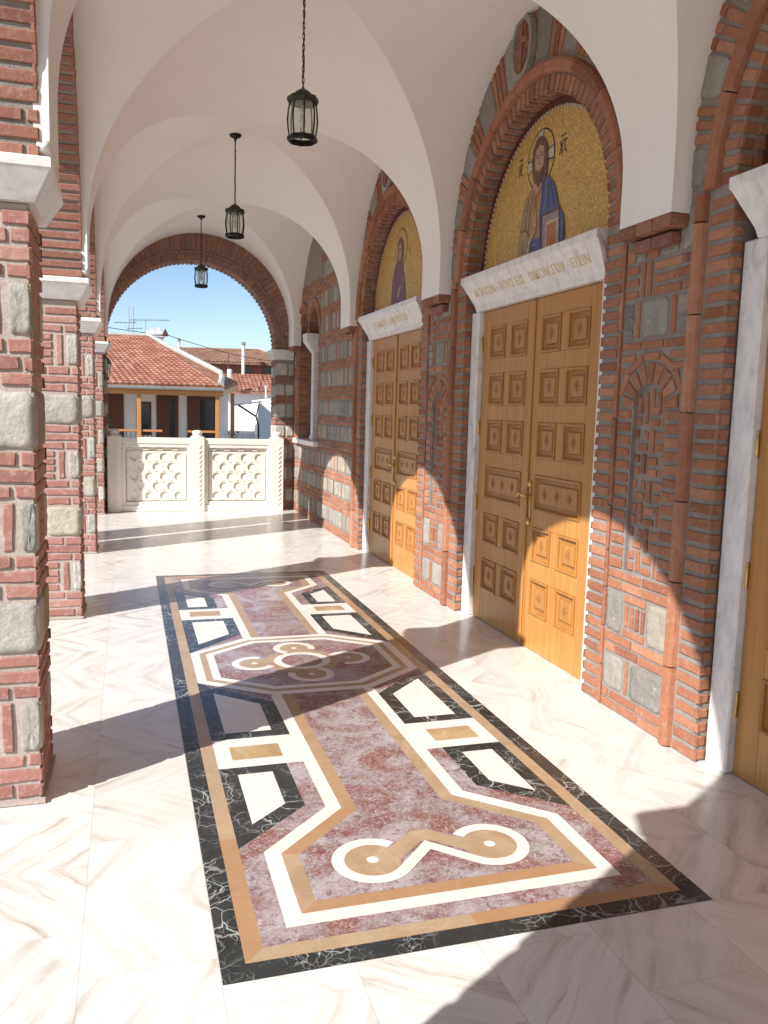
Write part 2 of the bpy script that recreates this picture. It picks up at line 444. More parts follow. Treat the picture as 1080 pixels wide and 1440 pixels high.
class Mas:
    """bricks and stones laid on a surface F(u, v, depth)"""
    def __init__(s, F=None): s.b = MB(); s.s = MB(); s.F = F; s.d = .0095; s.rough = 0; s.jit = 0
    def bpoly(s, pts, d=None, b=.004):
        d = (s.d if d is None else d)+rnd.uniform(-.002, .002); F = s.F
        j = .0016+s.rough*.002+s.jit
        pts = [(u+rnd.uniform(-j, j), v+rnd.uniform(-j, j)) for u, v in pts]
        q = inset(pts, b); n = len(pts)
        P = [F(u, v, -.006) for u, v in pts]+[F(u, v, d-b*.8) for u, v in pts]+[F(u, v, d+rnd.uniform(-.0008, .0008)) for u, v in q]
        fs = [(r*n+i, r*n+(i+1) % n, (r+1)*n+(i+1) % n, (r+1)*n+i) for r in (0, 1) for i in range(n)]+[list(range(2*n, 3*n))]
        s.b.add(P, fs)
    def brick(s, u0, v0, u1, v1, d=None, b=.004):
        if u1-u0 < .012 or v1-v0 < .008: return
        if s.rough:
            n = max(1, int((u1-u0)/.06)); m = max(1, int((v1-v0)/.06))
            pts = [(u0+(u1-u0)*i/n, v0) for i in range(n)]+[(u1, v0+(v1-v0)*i/m) for i in range(m)]
            pts += [(u1-(u1-u0)*i/n, v1) for i in range(n)]+[(u0, v1-(v1-v0)*i/m) for i in range(m)]
            s.bpoly(pts, d, b)
        else: s.bpoly([(u0, v0), (u1, v0), (u1, v1), (u0, v1)], d, b)
    def stone(s, u0, v0, u1, v1, d=None, sq=5.0):
        d = (s.d*.95 if d is None else d*.72); F = s.F
        cu, cv, hu, hv = (u0+u1)/2, (v0+v1)/2, (u1-u0)/2, (v1-v0)/2
        if hu < .008 or hv < .008: return
        n = 28; rings = [(1.0, -.006), (.996, d*.55), (.975, d*.95), (.74, d), (.4, d)]; sq *= 2.8
        ph = [rnd.uniform(0, 6.28) for _ in range(4)]; P = []
        base = []
        for k in range(n):
            a = 2*PI*k/n; c, t = math.cos(a), math.sin(a)
            r = (abs(c)**sq+abs(t)**sq)**(-1/sq)
            r *= 1-.03*(1+math.sin(2*a+ph[0]))*.5-.035*(1+math.sin(5*a+ph[1]))*.5-.035*rnd.random()
            base.append((c*r*hu, t*r*hv))
        for k, dd in rings:
            for x, y in base:
                P.append(F(cu+x*k, cv+y*k, dd+(rnd.uniform(-.0035, .0035) if k < .97 else 0)))
        P.append(F(cu, cv, d*1.1+rnd.uniform(-.002, .002)))
        m = len(rings)
        fs = [(r*n+i, r*n+(i+1) % n, (r+1)*n+(i+1) % n, (r+1)*n+i) for r in range(m-1) for i in range(n)]
        fs += [((m-1)*n+i, (m-1)*n+(i+1) % n, m*n) for i in range(n)]
        s.s.add(P, fs)
    def course(s, u0, u1, v, h, L=.2, j=.016, first=None):
        """one course of bricks from u0 to u1"""
        u = u0; k = 0
        while u < u1-.02:
            l = first if (k == 0 and first) else L*rnd.uniform(.85, 1.15)
            e = min(u1, u+l)
            if u1-e < .05: e = u1
            s.brick(u, v, e, v+h); u = e+j; k += 1
    def stack(s, u0, u1, v0, v1, n=4, j=.014):
        h = (v1-v0-j*(n-1))/n
        for i in range(n): s.brick(u0+rnd.uniform(0, .006), v0+i*(h+j), u1-rnd.uniform(0, .006), v0+i*(h+j)+h)
    def voussoirs(s, cu, cv, r0, r1, a0, a1, pitch=.066, w=.7, d=None):
        n = max(1, int((a1-a0)*r0/pitch)); st = (a1-a0)/n
        for i in range(n):
            a = a0+st*(i+.5); h = st*w/2
            s.bpoly([(cu+r0*math.cos(a-h), cv+r0*math.sin(a-h)), (cu+r1*math.cos(a-h), cv+r1*math.sin(a-h)),
                     (cu+r1*math.cos(a+h), cv+r1*math.sin(a+h)), (cu+r0*math.cos(a+h), cv+r0*math.sin(a+h))], d)
    def arcstone(s, cu, cv, r0, r1, a0, a1):
        F0 = s.F
        s.F = lambda u, v, d: F0(cu+v*math.cos(u), cv+v*math.sin(u), d)
        s.stone(a0, r0, a1, r1, sq=7); s.F = F0
    def out(s, parent, core, bm='brick', sm='stone', mm='mortar', name='masonry'):
        core.m = [0]*len(core.f)
        core.add(s.b.v, s.b.f, 1); core.add(s.s.v, s.s.f, 2)
        return core.build(name, [M[mm], M[bm], M[sm]], parent, smooth=(2,))

# ------------------------------------------------------------------ plan (metres; camera stands over the origin)
XW, XP, XO = 2.60, -.35, -.92
PIERS = [(-5.52, -5.07), (-2.52, -2.07), (.40, .95), (3.53, 3.98), (6.65, 7.10), (9.60, 10.10)]
ENDY0, ENDY1 = 13.52, 13.95
EPY = 13.04      # half pier against the end wall
DOORS = [2.19, 5.30, 8.40]
IMP0, IMP1 = 2.40, 2.56
XAF = -.312      # inner face of the arcade wall above the imposts

# ------------------------------------------------------------------ ground and floor
g = MB(); g.poly([(-900, -900, -.5), (900, -900, -.5), (900, 1500, -.5), (-900, 1500, -.5)])
g.build('ground', M['yard_paving'], kind='structure')
f = MB(); f.box(-1.10, -7.0, -.6, 3.1, 14.0, 0)
f.build('floor', M['floor_marble'], kind='structure')

# ------------------------------------------------------------------ marble inlay panel in the floor
def inlay():
    t = thing('marble_inlay', 'long inlaid panel of black, tan, purple and white marble set into the porch floor', 'floor inlay', (1.085, 5.23, 0))
    CX, CY = 1.085, 5.23
    def flat(mb, pts, lv, mx=1, my=1):
        q = [(CX+mx*u, CY+my*v, .0003*lv+.0004) for u, v in pts]
        mb.poly(q)
    def rect(a, b): return [(-a, -b), (a, -b), (a, b), (-a, b)]
    H, L = .84, 3.005
    def frame(mb, a0, b0, a1, b1, lv, seg):
        # strips of stone laid end to end with mitred corners
        for sx, sy in ((1, 0), (-1, 0), (0, 1), (0, -1)):
            Lo, Li = (b0, b1) if sx else (a0, a1)
            n = max(1, round(2*Lo/seg)); cuts = [-1]+sorted(-1+2*(k+rnd.uniform(-.3, .3))/n for k in range(1, n))+[1]
            for p, q in zip(cuts, cuts[1:]):
                e = lambda u, o: (Lo if o else Li)*u if abs(u) == 1 else Li*u
                Q = [(e(p, 1), 1), (e(q, 1), 1), (e(q, 0), 0), (e(p, 0), 0)]
                if sx: pts = [(sx*(a0 if o else a1), v) for v, o in Q]
                else: pts = [(v, sy*(b0 if o else b1)) for v, o in Q]
                flat(mb, pts, lv)
    mb = MB(); frame(mb, H, L, H-.075, L-.078, 2, .8); mb.build('outer_border', M['black_marble'], t)
    mb = MB(); frame(mb, H-.075, L-.078, H-.137, L-.140, 2, .95); mb.build('inner_border', M['tan_marble'], t)
    mb = MB(); flat(mb, rect(H-.137, L-.140), 3); mb.build('purple_ground', M['purple_marble'], t)
    # white strip figure, near half then far half: hexagon end + waist
    V = lambda b: b-L        # distance from the end -> local v
    hx = [(.615, V(.217)), (.615, V(.69)), (.309, V(.985)), (.309, V(2.38)), (-.309, V(2.38)), (-.309, V(.985)), (-.615, V(.69)), (-.615, V(.217))]
    white, tan, purp = MB(), MB(), MB()
    for my in (1, -1):
        a = inset(hx, .061); a[3] = (a[3][0], V(2.40)); a[4] = (a[4][0], V(2.40))
        b = inset(hx, .122); b[3] = (b[3][0], V(2.42)); b[4] = (b[4][0], V(2.42))
        for k in (0, 1, 2, 4, 5, 6, 7):
            e = (k+1) % 8
            flat(white, [hx[k], hx[e], a[e], a[k]], 4, 1, my); flat(tan, [a[k], a[e], b[e], b[k]], 5, 1, my)
        flat(purp, b, 6, 1, my)
    oc = [(-.70, -.314), (-.30, -.617), (.30, -.617), (.70, -.314), (.70, .314), (.30, .617), (-.30, .617), (-.70, .314)]
    flat(white, oc, 7); flat(tan, inset(oc, .056), 8); flat(white, inset(oc, .098), 9); flat(purp, inset(oc, .146), 10)
    white.build('white_band', M['white_marble'], t); tan.build('tan_band', M['tan_marble'], t); purp.build('purple_field', M['purple_marble'], t)
    # side compartments
    q1 = [(-.703, V(1.451)), (-.39, V(1.451)), (-.39, V(1.018)), (-.703, V(.735))]
    w1 = [(-.626, V(1.374)), (-.468, V(1.374)), (-.468, V(1.052)), (-.626, V(.909))]
    q2 = [(-.703, V(2.69)), (-.31, V(2.275)), (-.31, V(1.789)), (-.703, V(1.789))]
    w2 = [(-.629, V(2.49)), (-.392, V(2.258)), (-.392, V(1.868)), (-.629, V(1.868))]
    bar = [(-.703, V(1.45)), (-.309, V(1.45)), (-.309, V(1.79)), (-.703, V(1.79))]
    rc = [(-.63, V(1.535)), (-.39, V(1.535)), (-.39, V(1.69)), (-.63, V(1.69))]
    for mx in (1, -1):
        for my in (1, -1):
            wb = MB(); flat(wb, bar, 4, mx, my); wb.build('cross_bar', M['white_marble'], t)
            for q, w in ((q1, w1), (q2, w2)):
                k = MB(); flat(k, q, 5, mx, my); ko = k.build('black_frame', M['black_marble'], t)
                k = MB(); flat(k, w, 6, mx, my); k.build('white_inset', M['white_marble'], ko)
            k = MB(); flat(k, rc, 6, mx, my); k.build('ochre_tablet', M['ochre_marble'], t)
    # roundels
    def arc(c, r0, r1, a0, a1, n=40):
        return [(c[0]+r1*math.cos(a0+(a1-a0)*i/n), c[1]+r1*math.sin(a0+(a1-a0)*i/n)) for i in range(n+1)], \
               [(c[0]+r0*math.cos(a0+(a1-a0)*i/n), c[1]+r0*math.sin(a0+(a1-a0)*i/n)) for i in range(n+1)]
    def ring(mb, c, r0, r1, a0, a1, lv, my=1, n=40):
        o, i = arc(c, r0, r1, a0, a1, n)
        for k in range(n): flat(mb, [o[k], o[k+1], i[k+1], i[k]], lv, 1, my)
    def disc(mb, c, r, lv, my=1):
        flat(mb, [(c[0]+r*math.cos(2*PI*i/36), c[1]+r*math.sin(2*PI*i/36)) for i in range(36)], lv, 1, my)
    lobes = [((-.315, 0), PI), ((.315, 0), 0), ((0, .29), PI/2), ((0, -.29), -PI/2)]
    for c, a in lobes:
        d = MB(); disc(d, c, .098, 12)
        p = (c[0]*.52-.05*math.sin(a), c[1]*.52+.05*math.cos(a))
        q = (c[0]*.52+.09*math.sin(a), c[1]*.52-.09*math.cos(a))
        flat(d, [(c[0]+.08*math.sin(a), c[1]-.08*math.cos(a)), (c[0]-.09*math.cos(a), c[1]-.09*math.sin(a)), p, q], 11.6)
        ring(d, (0, 0), .18, .245, a+.15, a+1.32, 11.4, 1, 16)
        do = d.build('tan_roundel', M['tan_marble'], t)
        w = MB(); disc(w, c, .02, 13); w.build('white_dot', M['white_marble'], do)
        w = MB(); ring(w, c, .098, .145, a-2.0, a+2.55, 12.4); w.build('white_ring', M['white_marble'], do)
    w = MB(); ring(w, (0, 0), .135, .185, 0, 2*PI, 13.2, 1, 56); w.build('centre_ring', M['white_marble'], t)
    # looped knot at each end
    for my in (1, -1):
        for sx in (-1, 1):
            c = (sx*.235, .534)
            P = lambda q: [(sx*-u if sx > 0 else u, V(b)) for u, b in q]
            dc = (c[0], V(c[1]))
            d = MB(); disc(d, dc, .106, 12, my)
            # tail of the tan comma rising to the apex
            flat(d, P([(-.163, .588), (-.035, .700), (.0, .700), (.0, .61), (-.017, .617), (-.204, .446), (-.235, .50)]), 11.6, 1, my)
            do = d.build('tan_loop', M['tan_marble'], t)
            w = MB(); disc(w, dc, .022, 13, my); w.build('white_dot', M['white_marble'], do)
            w = MB()
            a0, a1 = (R(42), R(315)) if sx < 0 else (R(-135), R(138))
            ring(w, dc, .106, .153, a0, a1, 12.4, my)
            k0, k1 = R(313), R(315)
            flat(w, P([(-.235+.106*math.cos(k0), .534+.106*math.sin(k0)), (-.235+.153*math.cos(k0), .534+.153*math.sin(k0)), (.0, .553), (.0, .620)]), 12.3, 1, my)
            w.build('white_loop', M['white_marble'], do)
inlay()

# ------------------------------------------------------------------ arcade piers
def pier(y0, y1, label, seed, x0=XO, x1=XP, detail=True, h=IMP0, group='brick and stone piers of the arcade'):
    rnd.seed(seed)
    t = thing('arcade_pier', label, 'pier', ((x0+x1)/2, (y0+y1)/2, 0), group)
    i = .012
    core = MB(); core.box(x0+i, y0+i, 0, x1-i, y1-i, h-.002)
    # skirt of spilled mortar at the foot
    core.prism([(x0-.012, y0-.016, .004), (x1+.008, y0-.014, .004), (x1+.012, y1+.01, .004), (x0-.01, y1+.012, .004)], (0, 0, .014))
    W, D = x1-x0, y1-y0
    faces = [(plane((x0, y0+i, 0), (1, 0, 0), (0, -1, 0)), W), (plane((x1-i, y0, 0), (0, 1, 0), (1, 0, 0)), D),
             (plane((x1, y1-i, 0), (-1, 0, 0), (0, 1, 0)), W), (plane((x0+i, y1, 0), (0, -1, 0), (-1, 0, 0)), D)]
    ms = Mas(); ms.rough = 1; ms.d = .009
    # heights shared by the four faces
    v = .03; rows = []; kinds = ['B', 'A']; k = 0
    while v < h-.06:
        rem = h-v
        for c in range(3):
            hh = rnd.uniform(.043, .05)
            if v+hh > h-.012: break
            rows.append(('c' if c != 1 else 'l', v, hh)); v += hh+rnd.uniform(.014, .02)
        if h-v > .36:
            hh = rnd.uniform(.195, .225) if kinds[k % 2] == 'B' else rnd.uniform(.205, .235)
            rows.append((kinds[k % 2], v, hh)); v += hh+.018; k += 1
        elif h-v < .2 and h-v > .05: continue
    for n, (F, wd) in enumerate(faces):
        ms.F = F
        e0 = 0 if n in (1, 3) else 0
        for kd, vv, hh in rows:
            if kd == 'c': ms.course(0, wd, vv, hh, .16, .018, rnd.uniform(.08, .17))
            elif kd == 'l': ms.course(0, wd, vv, hh, .34, .02, rnd.uniform(.12, .3))
            elif kd == 'A':
                if rnd.random() < .55:
                    m = wd-rnd.uniform(.22, .27)
                    ms.stone(m, vv, wd-.003, vv+hh, .016)
                    ms.stone(.004, vv, m-.02, vv+hh, .016) if rnd.random() < .5 else (ms.brick(m-.055, vv, m-.018, vv+hh), ms.stone(.003, vv, m-.075, vv+hh, .016))
                else:
                    m = wd*rnd.uniform(.42, .6)
                    ms.stone(.003, vv, m, vv+hh*.98, .016); ms.stone(m+.02, vv, wd-.003, vv+hh, .016)
            else:
                u = wd-.004
                sw = rnd.uniform(.05, .085)
                ms.stone(u-sw, vv, u, vv+hh, .014, 3.5); u -= sw+.03
                ms.brick(u-.04, vv+.004, u, vv+hh-.004); u -= .04+.03
                if u > .26:
                    ms.stack(u-.10, u, vv, vv+hh, 4); u -= .10+.02
                if u > .2:
                    ms.stone(u-.11, vv, u, vv+hh, .014, 4); u -= .125
                if u > .1: ms.brick(u-.04, vv, u, vv+hh); u -= .058
                if u > .04: ms.stone(.003, vv, u, vv+hh, .014)
    ms.out(t, core, 'brick_weathered', 'stone')
    b = MB()
    a, c = .018, .085
    def fr(e, z): return [(x0-e, y0-e, z), (x1+e, y0-e, z), (x1+e, y1+e, z), (x0-e, y1+e, z)]
    L = [fr(-.03, h), fr(a, h+.004), fr(c-.006, h+.112), fr(c, h+.12), fr(c, h+.152), fr(c-.006, h+.158), fr(-.03, h+.158)]
    P = [p for q in L for p in q]
    b.add(P, [(k*4+j, k*4+(j+1) % 4, (k+1)*4+(j+1) % 4, (k+1)*4+j) for k in range(len(L)-1) for j in range(4)]+[(3, 2, 1, 0), tuple(range(len(P)-4, len(P)))])
    b.build('impost', M['jamb_marble'], t)
    return t
plabels = ['arcade pier furthest behind the camera, beyond the left foreground', 'arcade pier two bays behind the left foreground pier',
           'arcade pier just outside the left of the view, before the foreground pier', 'large brick and stone pier in the left foreground, nearest the viewer',
           'second brick and stone pier on the left, just behind the foreground pier', 'third brick and stone pier on the left, narrow strip behind the second']
for i, (a, b) in enumerate(PIERS): pier(a, b, plabels[i], 100+i)
# a tall unseen stand-in pier is added outside the arcade, level with the third one; it throws the second strip of shade
pier(EPY, ENDY0-.003, 'half pier of brick and stone against the end wall, beside the balustrade', 150)
pier(9.60, 10.05, 'tall stand-in brick and stone pier, unseen outside the arcade, added to cast shade', 140, -2.47, -1.90, h=4.6)

# ------------------------------------------------------------------ arcade arches (left)
TOP = 5.0
def arcade_arch(ya, yb, ca, cb, label, seed, vis):
    """arch between pier faces ya..yb; the wall over it runs from ca to cb"""
    rnd.seed(seed)
    t = thing('arcade_arch', label, 'arch', (XAF-.28, (ya+yb)/2, IMP1), 'brick arches of the arcade')
    r = (yb-ya)/2; cy = (ya+yb)/2; z0 = IMP1+.20; i = .012
    n = 40; A = [PI*k/n for k in range(n+1)]
    w = MB()
    for x in (XO+i, XAF-i):
        for k in range(n):
            p, q = A[k], A[k+1]
            w.poly([(x, cy+(r+i)*math.cos(p), z0+(r+i)*math.sin(p)), (x, cy+(r+i)*math.cos(q), z0+(r+i)*math.sin(q)),
                    (x, cy+(r+i)*math.cos(q), TOP), (x, cy+(r+i)*math.cos(p), TOP)])
        w.poly([(x, cy+r+i, IMP1-.003), (x, cb, IMP1-.003), (x, cb, TOP), (x, cy+r+i, TOP)])
        w.poly([(x, ca, IMP1-.003), (x, cy-r-i, IMP1-.003), (x, cy-r-i, TOP), (x, ca, TOP)])
    for k in range(n):
        p, q = A[k], A[k+1]
        w.poly([(XO+i, cy+(r+i)*math.cos(p), z0+(r+i)*math.sin(p)), (XAF-i, cy+(r+i)*math.cos(p), z0+(r+i)*math.sin(p)),
                (XAF-i, cy+(r+i)*math.cos(q), z0+(r+i)*math.sin(q)), (XO+i, cy+(r+i)*math.cos(q), z0+(r+i)*math.sin(q))])
    for e in (cy-r-i, cy+r+i): w.poly([(XO+i, e, IMP1-.003), (XO+i, e, z0), (XAF-i, e, z0), (XAF-i, e, IMP1-.003)])
    w.poly([(XO+i, ca, z0), (XO+i, ca, TOP), (XAF-i, ca, TOP), (XAF-i, ca, z0)])
    w.poly([(XO+i, cb, z0), (XO+i, cb, TOP), (XAF-i, cb, TOP), (XAF-i, cb, z0)])
    if not vis:
        w.build('masonry', M['mortar_grey'], t); return
    ms = Mas(); ms.rough = 1
    # underside: courses across the thickness
    rr = r+i
    ms.F = lambda u, v, d: Vector((XO+u, cy+(rr-d)*math.cos(v), z0+(rr-d)*math.sin(v)))
    ms.rough = 0
    N = int(PI*r/.066); st = PI/N; W = XAF-XO
    for k in range(N):
        a = st*k+st*.16; b = st*(k+1)-st*.16
        if k % 2: ms.bpoly([(.0, a), (W, a), (W, b), (0, b)], None, .0035)
        else:
            m = W*rnd.uniform(.4, .6)
            ms.bpoly([(0, a), (m-.012, a), (m-.012, b), (0, b)], None, .0035); ms.bpoly([(m+.012, a), (W, a), (W, b), (m+.012, b)], None, .0035)
    for e, sd in ((cy-r-i, 1), (cy+r+i, -1)):
        ms.F = plane((XO, e, 0), (1, 0, 0), (0, sd, 0)); [ms.course(0, W, IMP1+.012+.064*q, .045, .27) for q in range(3)]
    for x, N_ in ((XAF-i, 1), (XO+i, -1)):
        ms.F = plane((x, 0, 0), (0, 1, 0), (N_, 0, 0))
        ms.voussoirs(cy, z0, r+.004, r+.20, 0.02, PI-.02, .066)
        ms.voussoirs(cy, z0, r+.215, r+.255, .02, PI-.02, .2, .92)
        v = z0+.03
        while v < 4.75:
            u = ca+.01
            while u < cb-.03:
                e = min(cb-.01, u+rnd.uniform(.16, .24)); mu = (u+e)/2
                if min(math.hypot(q-cy, v+.024-z0) for q in (u, mu, e)) > r+.29: ms.brick(u, v, e, v+.046)
                u = e+.016
            v += .064
    ms.out(t, w, 'brick', 'stone', 'mortar_grey')
alab = ['brick arch over the arcade far behind the viewer', 'brick arch over the arcade behind the viewer', 'brick arch springing over the left foreground, nearest the viewer',
        'brick arch between the foreground pier and the second pier on the left', 'brick arch between the second and third piers on the left', 'last and widest brick arch on the left, running to the end wall']
ys = PIERS+[(EPY, ENDY0)]
for i in range(6):
    ca = (ys[i][0]+ys[i][1])/2; cb = (ys[i+1][0]+ys[i+1][1])/2 if i < 5 else ENDY0
    arcade_arch(ys[i][1], ys[i+1][0], ca+.002, cb-.002, alab[i], 200+i, i >= 2)

# ------------------------------------------------------------------ plastered groin vault
def vault():
    t = thing('groin_vault', 'white plastered groin vault roofing the porch', 'vault', (1.1, 4, 2.6))
    HX0, HX1 = -.275, 2.50
    XC, HL = (HX0+HX1)/2, (HX1-HX0)/2
    Z0, ST, ZC = 2.64, .26, 4.315
    prof = lambda s: Z0+ST+(ZC-Z0-ST)*math.sqrt(max(0, 1-s*s))
    cs = [-5.30, -2.30, .72, 3.76, 6.885, 9.84]; hc = .22
    bays = [((cs[i]+cs[i+1])/2, (cs[i+1]-cs[i])/2-hc) for i in range(5)]
    bays.append(((cs[5]+hc+13.08)/2, (13.08-cs[5]-hc)/2))
    S = [math.sin(PI/2*k/36) for k in range(37)]
    mb = MB()
    def strip(rows):
        b = len(mb.v); m = len(rows[0])
        for r_ in rows: mb.v += r_
        for i in range(len(rows)-1):
            for j in range(m-1): mb.f.append([b+i*m+j, b+i*m+j+1, b+(i+1)*m+j+1, b+(i+1)*m+j]); mb.m.append(0)
    def vert(rows): return rows
    # barrel along the porch, between neighbouring groins
    edges = [(-7.2, None)]
    for sx in (-1, 1):
        for i in range(len(bays)+1):
            rows = []
            for s in S:
                x = XC+sx*s*HL; z = prof(s)
                ya = bays[i-1][0]+s*bays[i-1][1] if i > 0 else -7.0
                yb = bays[i][0]-s*bays[i][1] if i < len(bays) else ENDY0+.03
                m = 6
                rows.append([(x, ya+(yb-ya)*k/m, z) for k in range(m+1)])
            x = XC+sx*HL
            rows.append([(x, p[1], Z0) for p in rows[-1]])
            strip(rows)
        # cross barrels
        for yc, hw in bays:
            for sy in (-1, 1):
                rows = []
                xe = XW+.02 if sx > 0 else XAF-.02
                for s in S:
                    y = yc+sy*s*hw; z = prof(s); xa = XC+sx*s*HL
                    m = 6
                    rows.append([(xa+(xe-xa)*k/m, y, z) for k in range(m+1)])
                rows.append([(p[0], p[1], Z0) for p in rows[-1]])
                strip(rows)
    # smooth within each sheet only: the sheets share no vertices, so the groins stay sharp
    # undersides of the springers on the arcade side
    for c in cs:
        mb.box(XAF-.01, c-hc, Z0-.04, HX0, c+hc, Z0)
    mb.build('plaster_shell', M['plaster'], t, smooth=True)
    rf = MB(); rf.box(-1.05, -7.2, TOP, 3.2, 13.9, TOP+.15); rf.build('roof_slab', M['concrete'], t)
    return cs
CS = vault()

# ------------------------------------------------------------------ church wall on the right
SPR = 2.71      # springing of the door arches
OPN = 1.03      # half the door opening
def church_wall():
    t = thing('church_wall', 'brick and stone church wall with three arched doorways and a window on the right of the porch', 'wall', (XW, 5, 0))
    i = .012; xb = XW+i
    DZ = .15   # recess of the tympanum
    # --- mortar bed: flat wall with arched openings
    w = MB()
    edges = []
    y = -7.0
    def rect(y0, y1, z0, z1): w.poly([(xb, y0, z0), (xb, y1, z0), (xb, y1, z1), (xb, y0, z1)])
    n = 32
    prev = -7.0
    OM = OPN+i; ROLLW = .168+.105; THIN = .168+.05
    NZ0, NZC, NC, NRI = .818, 1.70, .272, .138
    xr = xb+.024
    def pil(a, b, yc):
        # pilaster bed; between two doors it has a round-headed niche sunk in it
        if yc not in DOORS[1:]: rect(a, b, 0, TOP); return
        f0 = a-OM+OPN+ROLLW; f1 = b+OM-OPN-THIN
        f0, f1 = (a-i)+ROLLW, (b+i)-THIN
        S = (f1-f0)/.54; c = f0+NC*S; r = NRI*S
        rect(a, c-r, 0, TOP); rect(c+r, b, 0, TOP); rect(c-r, c+r, 0, NZ0)
        P = [(c+r*math.cos(PI*k/14), NZC+NRI*math.sin(PI*k/14)) for k in range(15)]
        for p, q in zip(P, P[1:]):
            w.poly([(xb, *p), (xb, *q), (xb, q[0], TOP), (xb, p[0], TOP)]); w.poly([(xb, *p), (xr, *p), (xr, *q), (xb, *q)])
        for e in (c-r, c+r): w.poly([(xb, e, NZ0), (xr, e, NZ0), (xr, e, NZC), (xb, e, NZC)])
        w.poly([(xb, c-r, NZ0), (xb, c+r, NZ0), (xr, c+r, NZ0), (xr, c-r, NZ0)])
        w.poly([(xr, c-r-.01, NZ0-.01), (xr, c+r+.01, NZ0-.01), (xr, c+r+.01, 1.9), (xr, c-r-.01, 1.9)])
    for yc in [-4.0, -.92]+DOORS:
        a, b = yc-OM, yc+OM
        pil(prev, a, yc)
        for k in range(n):
            p, q = PI*k/n, PI*(k+1)/n
            w.poly([(xb, yc+OM*math.cos(p), SPR+OM*math.sin(p)), (xb, yc+OM*math.cos(q), SPR+OM*math.sin(q)), (xb, yc+OM*math.cos(q), TOP), (xb, yc+OM*math.cos(p), TOP)])
            w.poly([(xb, yc+OM*math.cos(p), SPR+OM*math.sin(p)), (xb+DZ, yc+OM*math.cos(p), SPR+OM*math.sin(p)),
                    (xb+DZ, yc+OM*math.cos(q), SPR+OM*math.sin(q)), (xb, yc+OM*math.cos(q), SPR+OM*math.sin(q))])
        for e in (a, b): w.poly([(xb, e, 0), (xb+DZ, e, 0), (xb+DZ, e, SPR), (xb, e, SPR)])
        prev = b
    # window part
    W0, W1, WS, WA, WC = 11.75, 13.15, 1.19, 2.78, 12.45
    rect(prev, W0-i, 0, TOP); rect(W1+i, 14.2, 0, TOP); rect(W0-i, W1+i, 0, WS)
    rw = .335; rv = rw+i
    for yc in (WC-.355, WC+.355):
        for k in range(16):
            p, q = PI*k/16, PI*(k+1)/16
            w.poly([(xb, yc+rv*math.cos(p), WA+rv*math.sin(p)), (xb, yc+rv*math.cos(q), WA+rv*math.sin(q)), (xb, yc+rv*math.cos(q), TOP), (xb, yc+rv*math.cos(p), TOP)])
            w.poly([(xb, yc+rv*math.cos(p), WA+rv*math.sin(p)), (xb+.35, yc+rv*math.cos(p), WA+rv*math.sin(p)), (xb+.35, yc+rv*math.cos(q), WA+rv*math.sin(q)), (xb, yc+rv*math.cos(q), WA+rv*math.sin(q))])
    for y0, y1 in ((W0-i, WC-.355-rv), (WC-.355+rv, WC+.355-rv), (WC+.355+rv, W1+i)): rect(y0, y1, WA, TOP)
    for e in (W0-i, W1+i): w.poly([(xb, e, WS), (xb+.35, e, WS), (xb+.35, e, WA+.02), (xb, e, WA+.02)])
    w.poly([(xb+.35, W0-.02, WS-.1), (xb+.35, W1+.02, WS-.1), (xb+.35, W1+.02, 3.3), (xb+.35, W0-.02, 3.3)])
    w.box(xb+.55, -7, 0, xb+.7, 14.2, TOP)
    w.poly([(XW+.012, 14.2, 0), (xb+.7, 14.2, 0), (xb+.7, 14.2, TOP), (XW+.012, 14.2, TOP)])
    ms = Mas(); ms.jit = .0012; PF = plane((xb, 0, 0), (0, 1, 0), (-1, 0, 0))
    rl = MB()      # round brick mouldings
    def roll_v(y, z0, z1, w_=.08, pr=.03):
        z = z0
        while z < z1-.02:
            e = min(z1, z+rnd.uniform(.40, .48))
            pts = [(xb+.004, y-w_/2, z), (xb-.012-pr*.5, y-w_/2+.008, z), (xb-.012-pr, y-w_*.22, z), (xb-.012-pr, y+w_*.22, z), (xb-.012-pr*.55, y+w_/2-.008, z), (xb+.004, y+w_/2, z)]
            rl.prism(pts, (0, 0, e-z-.008)); z = e
    def thin_v(y, z0, z1):
        z = z0; ms.F = PF
        while z < z1-.05:
            e = min(z1, z+rnd.uniform(.2, .26)); ms.brick(y-.03, z, y, e-.012, .016); z = e
    def roll_a(yc, zc, r, a0, a1, w_=.092, pr=.034, seg=.36):
        N = max(1, round((a1-a0)/seg))
        for k in range(N):
            p, q = a0+(a1-a0)*k/N+.003, a0+(a1-a0)*(k+1)/N-.003
            m = 6; prof = [(-w_/2, -.016), (-w_/2+.008, pr*.55), (-w_*.22, pr), (w_*.22, pr), (w_/2-.008, pr*.55), (w_/2, -.016)]
            P = []
            for j in range(m+1):
                a = p+(q-p)*j/m
                for dr, d in prof: P.append((XW-d, yc+(r+dr)*math.cos(a), zc+(r+dr)*math.sin(a)))
            nn = len(prof)
            rl.add(P, [(j*nn+c, j*nn+(c+1) % nn, (j+1)*nn+(c+1) % nn, (j+1)*nn+c) for j in range(m) for c in range(nn)]+[list(range(nn)), list(range(m*nn, m*nn+nn))])
    PITCH = .0705; BH = .0445
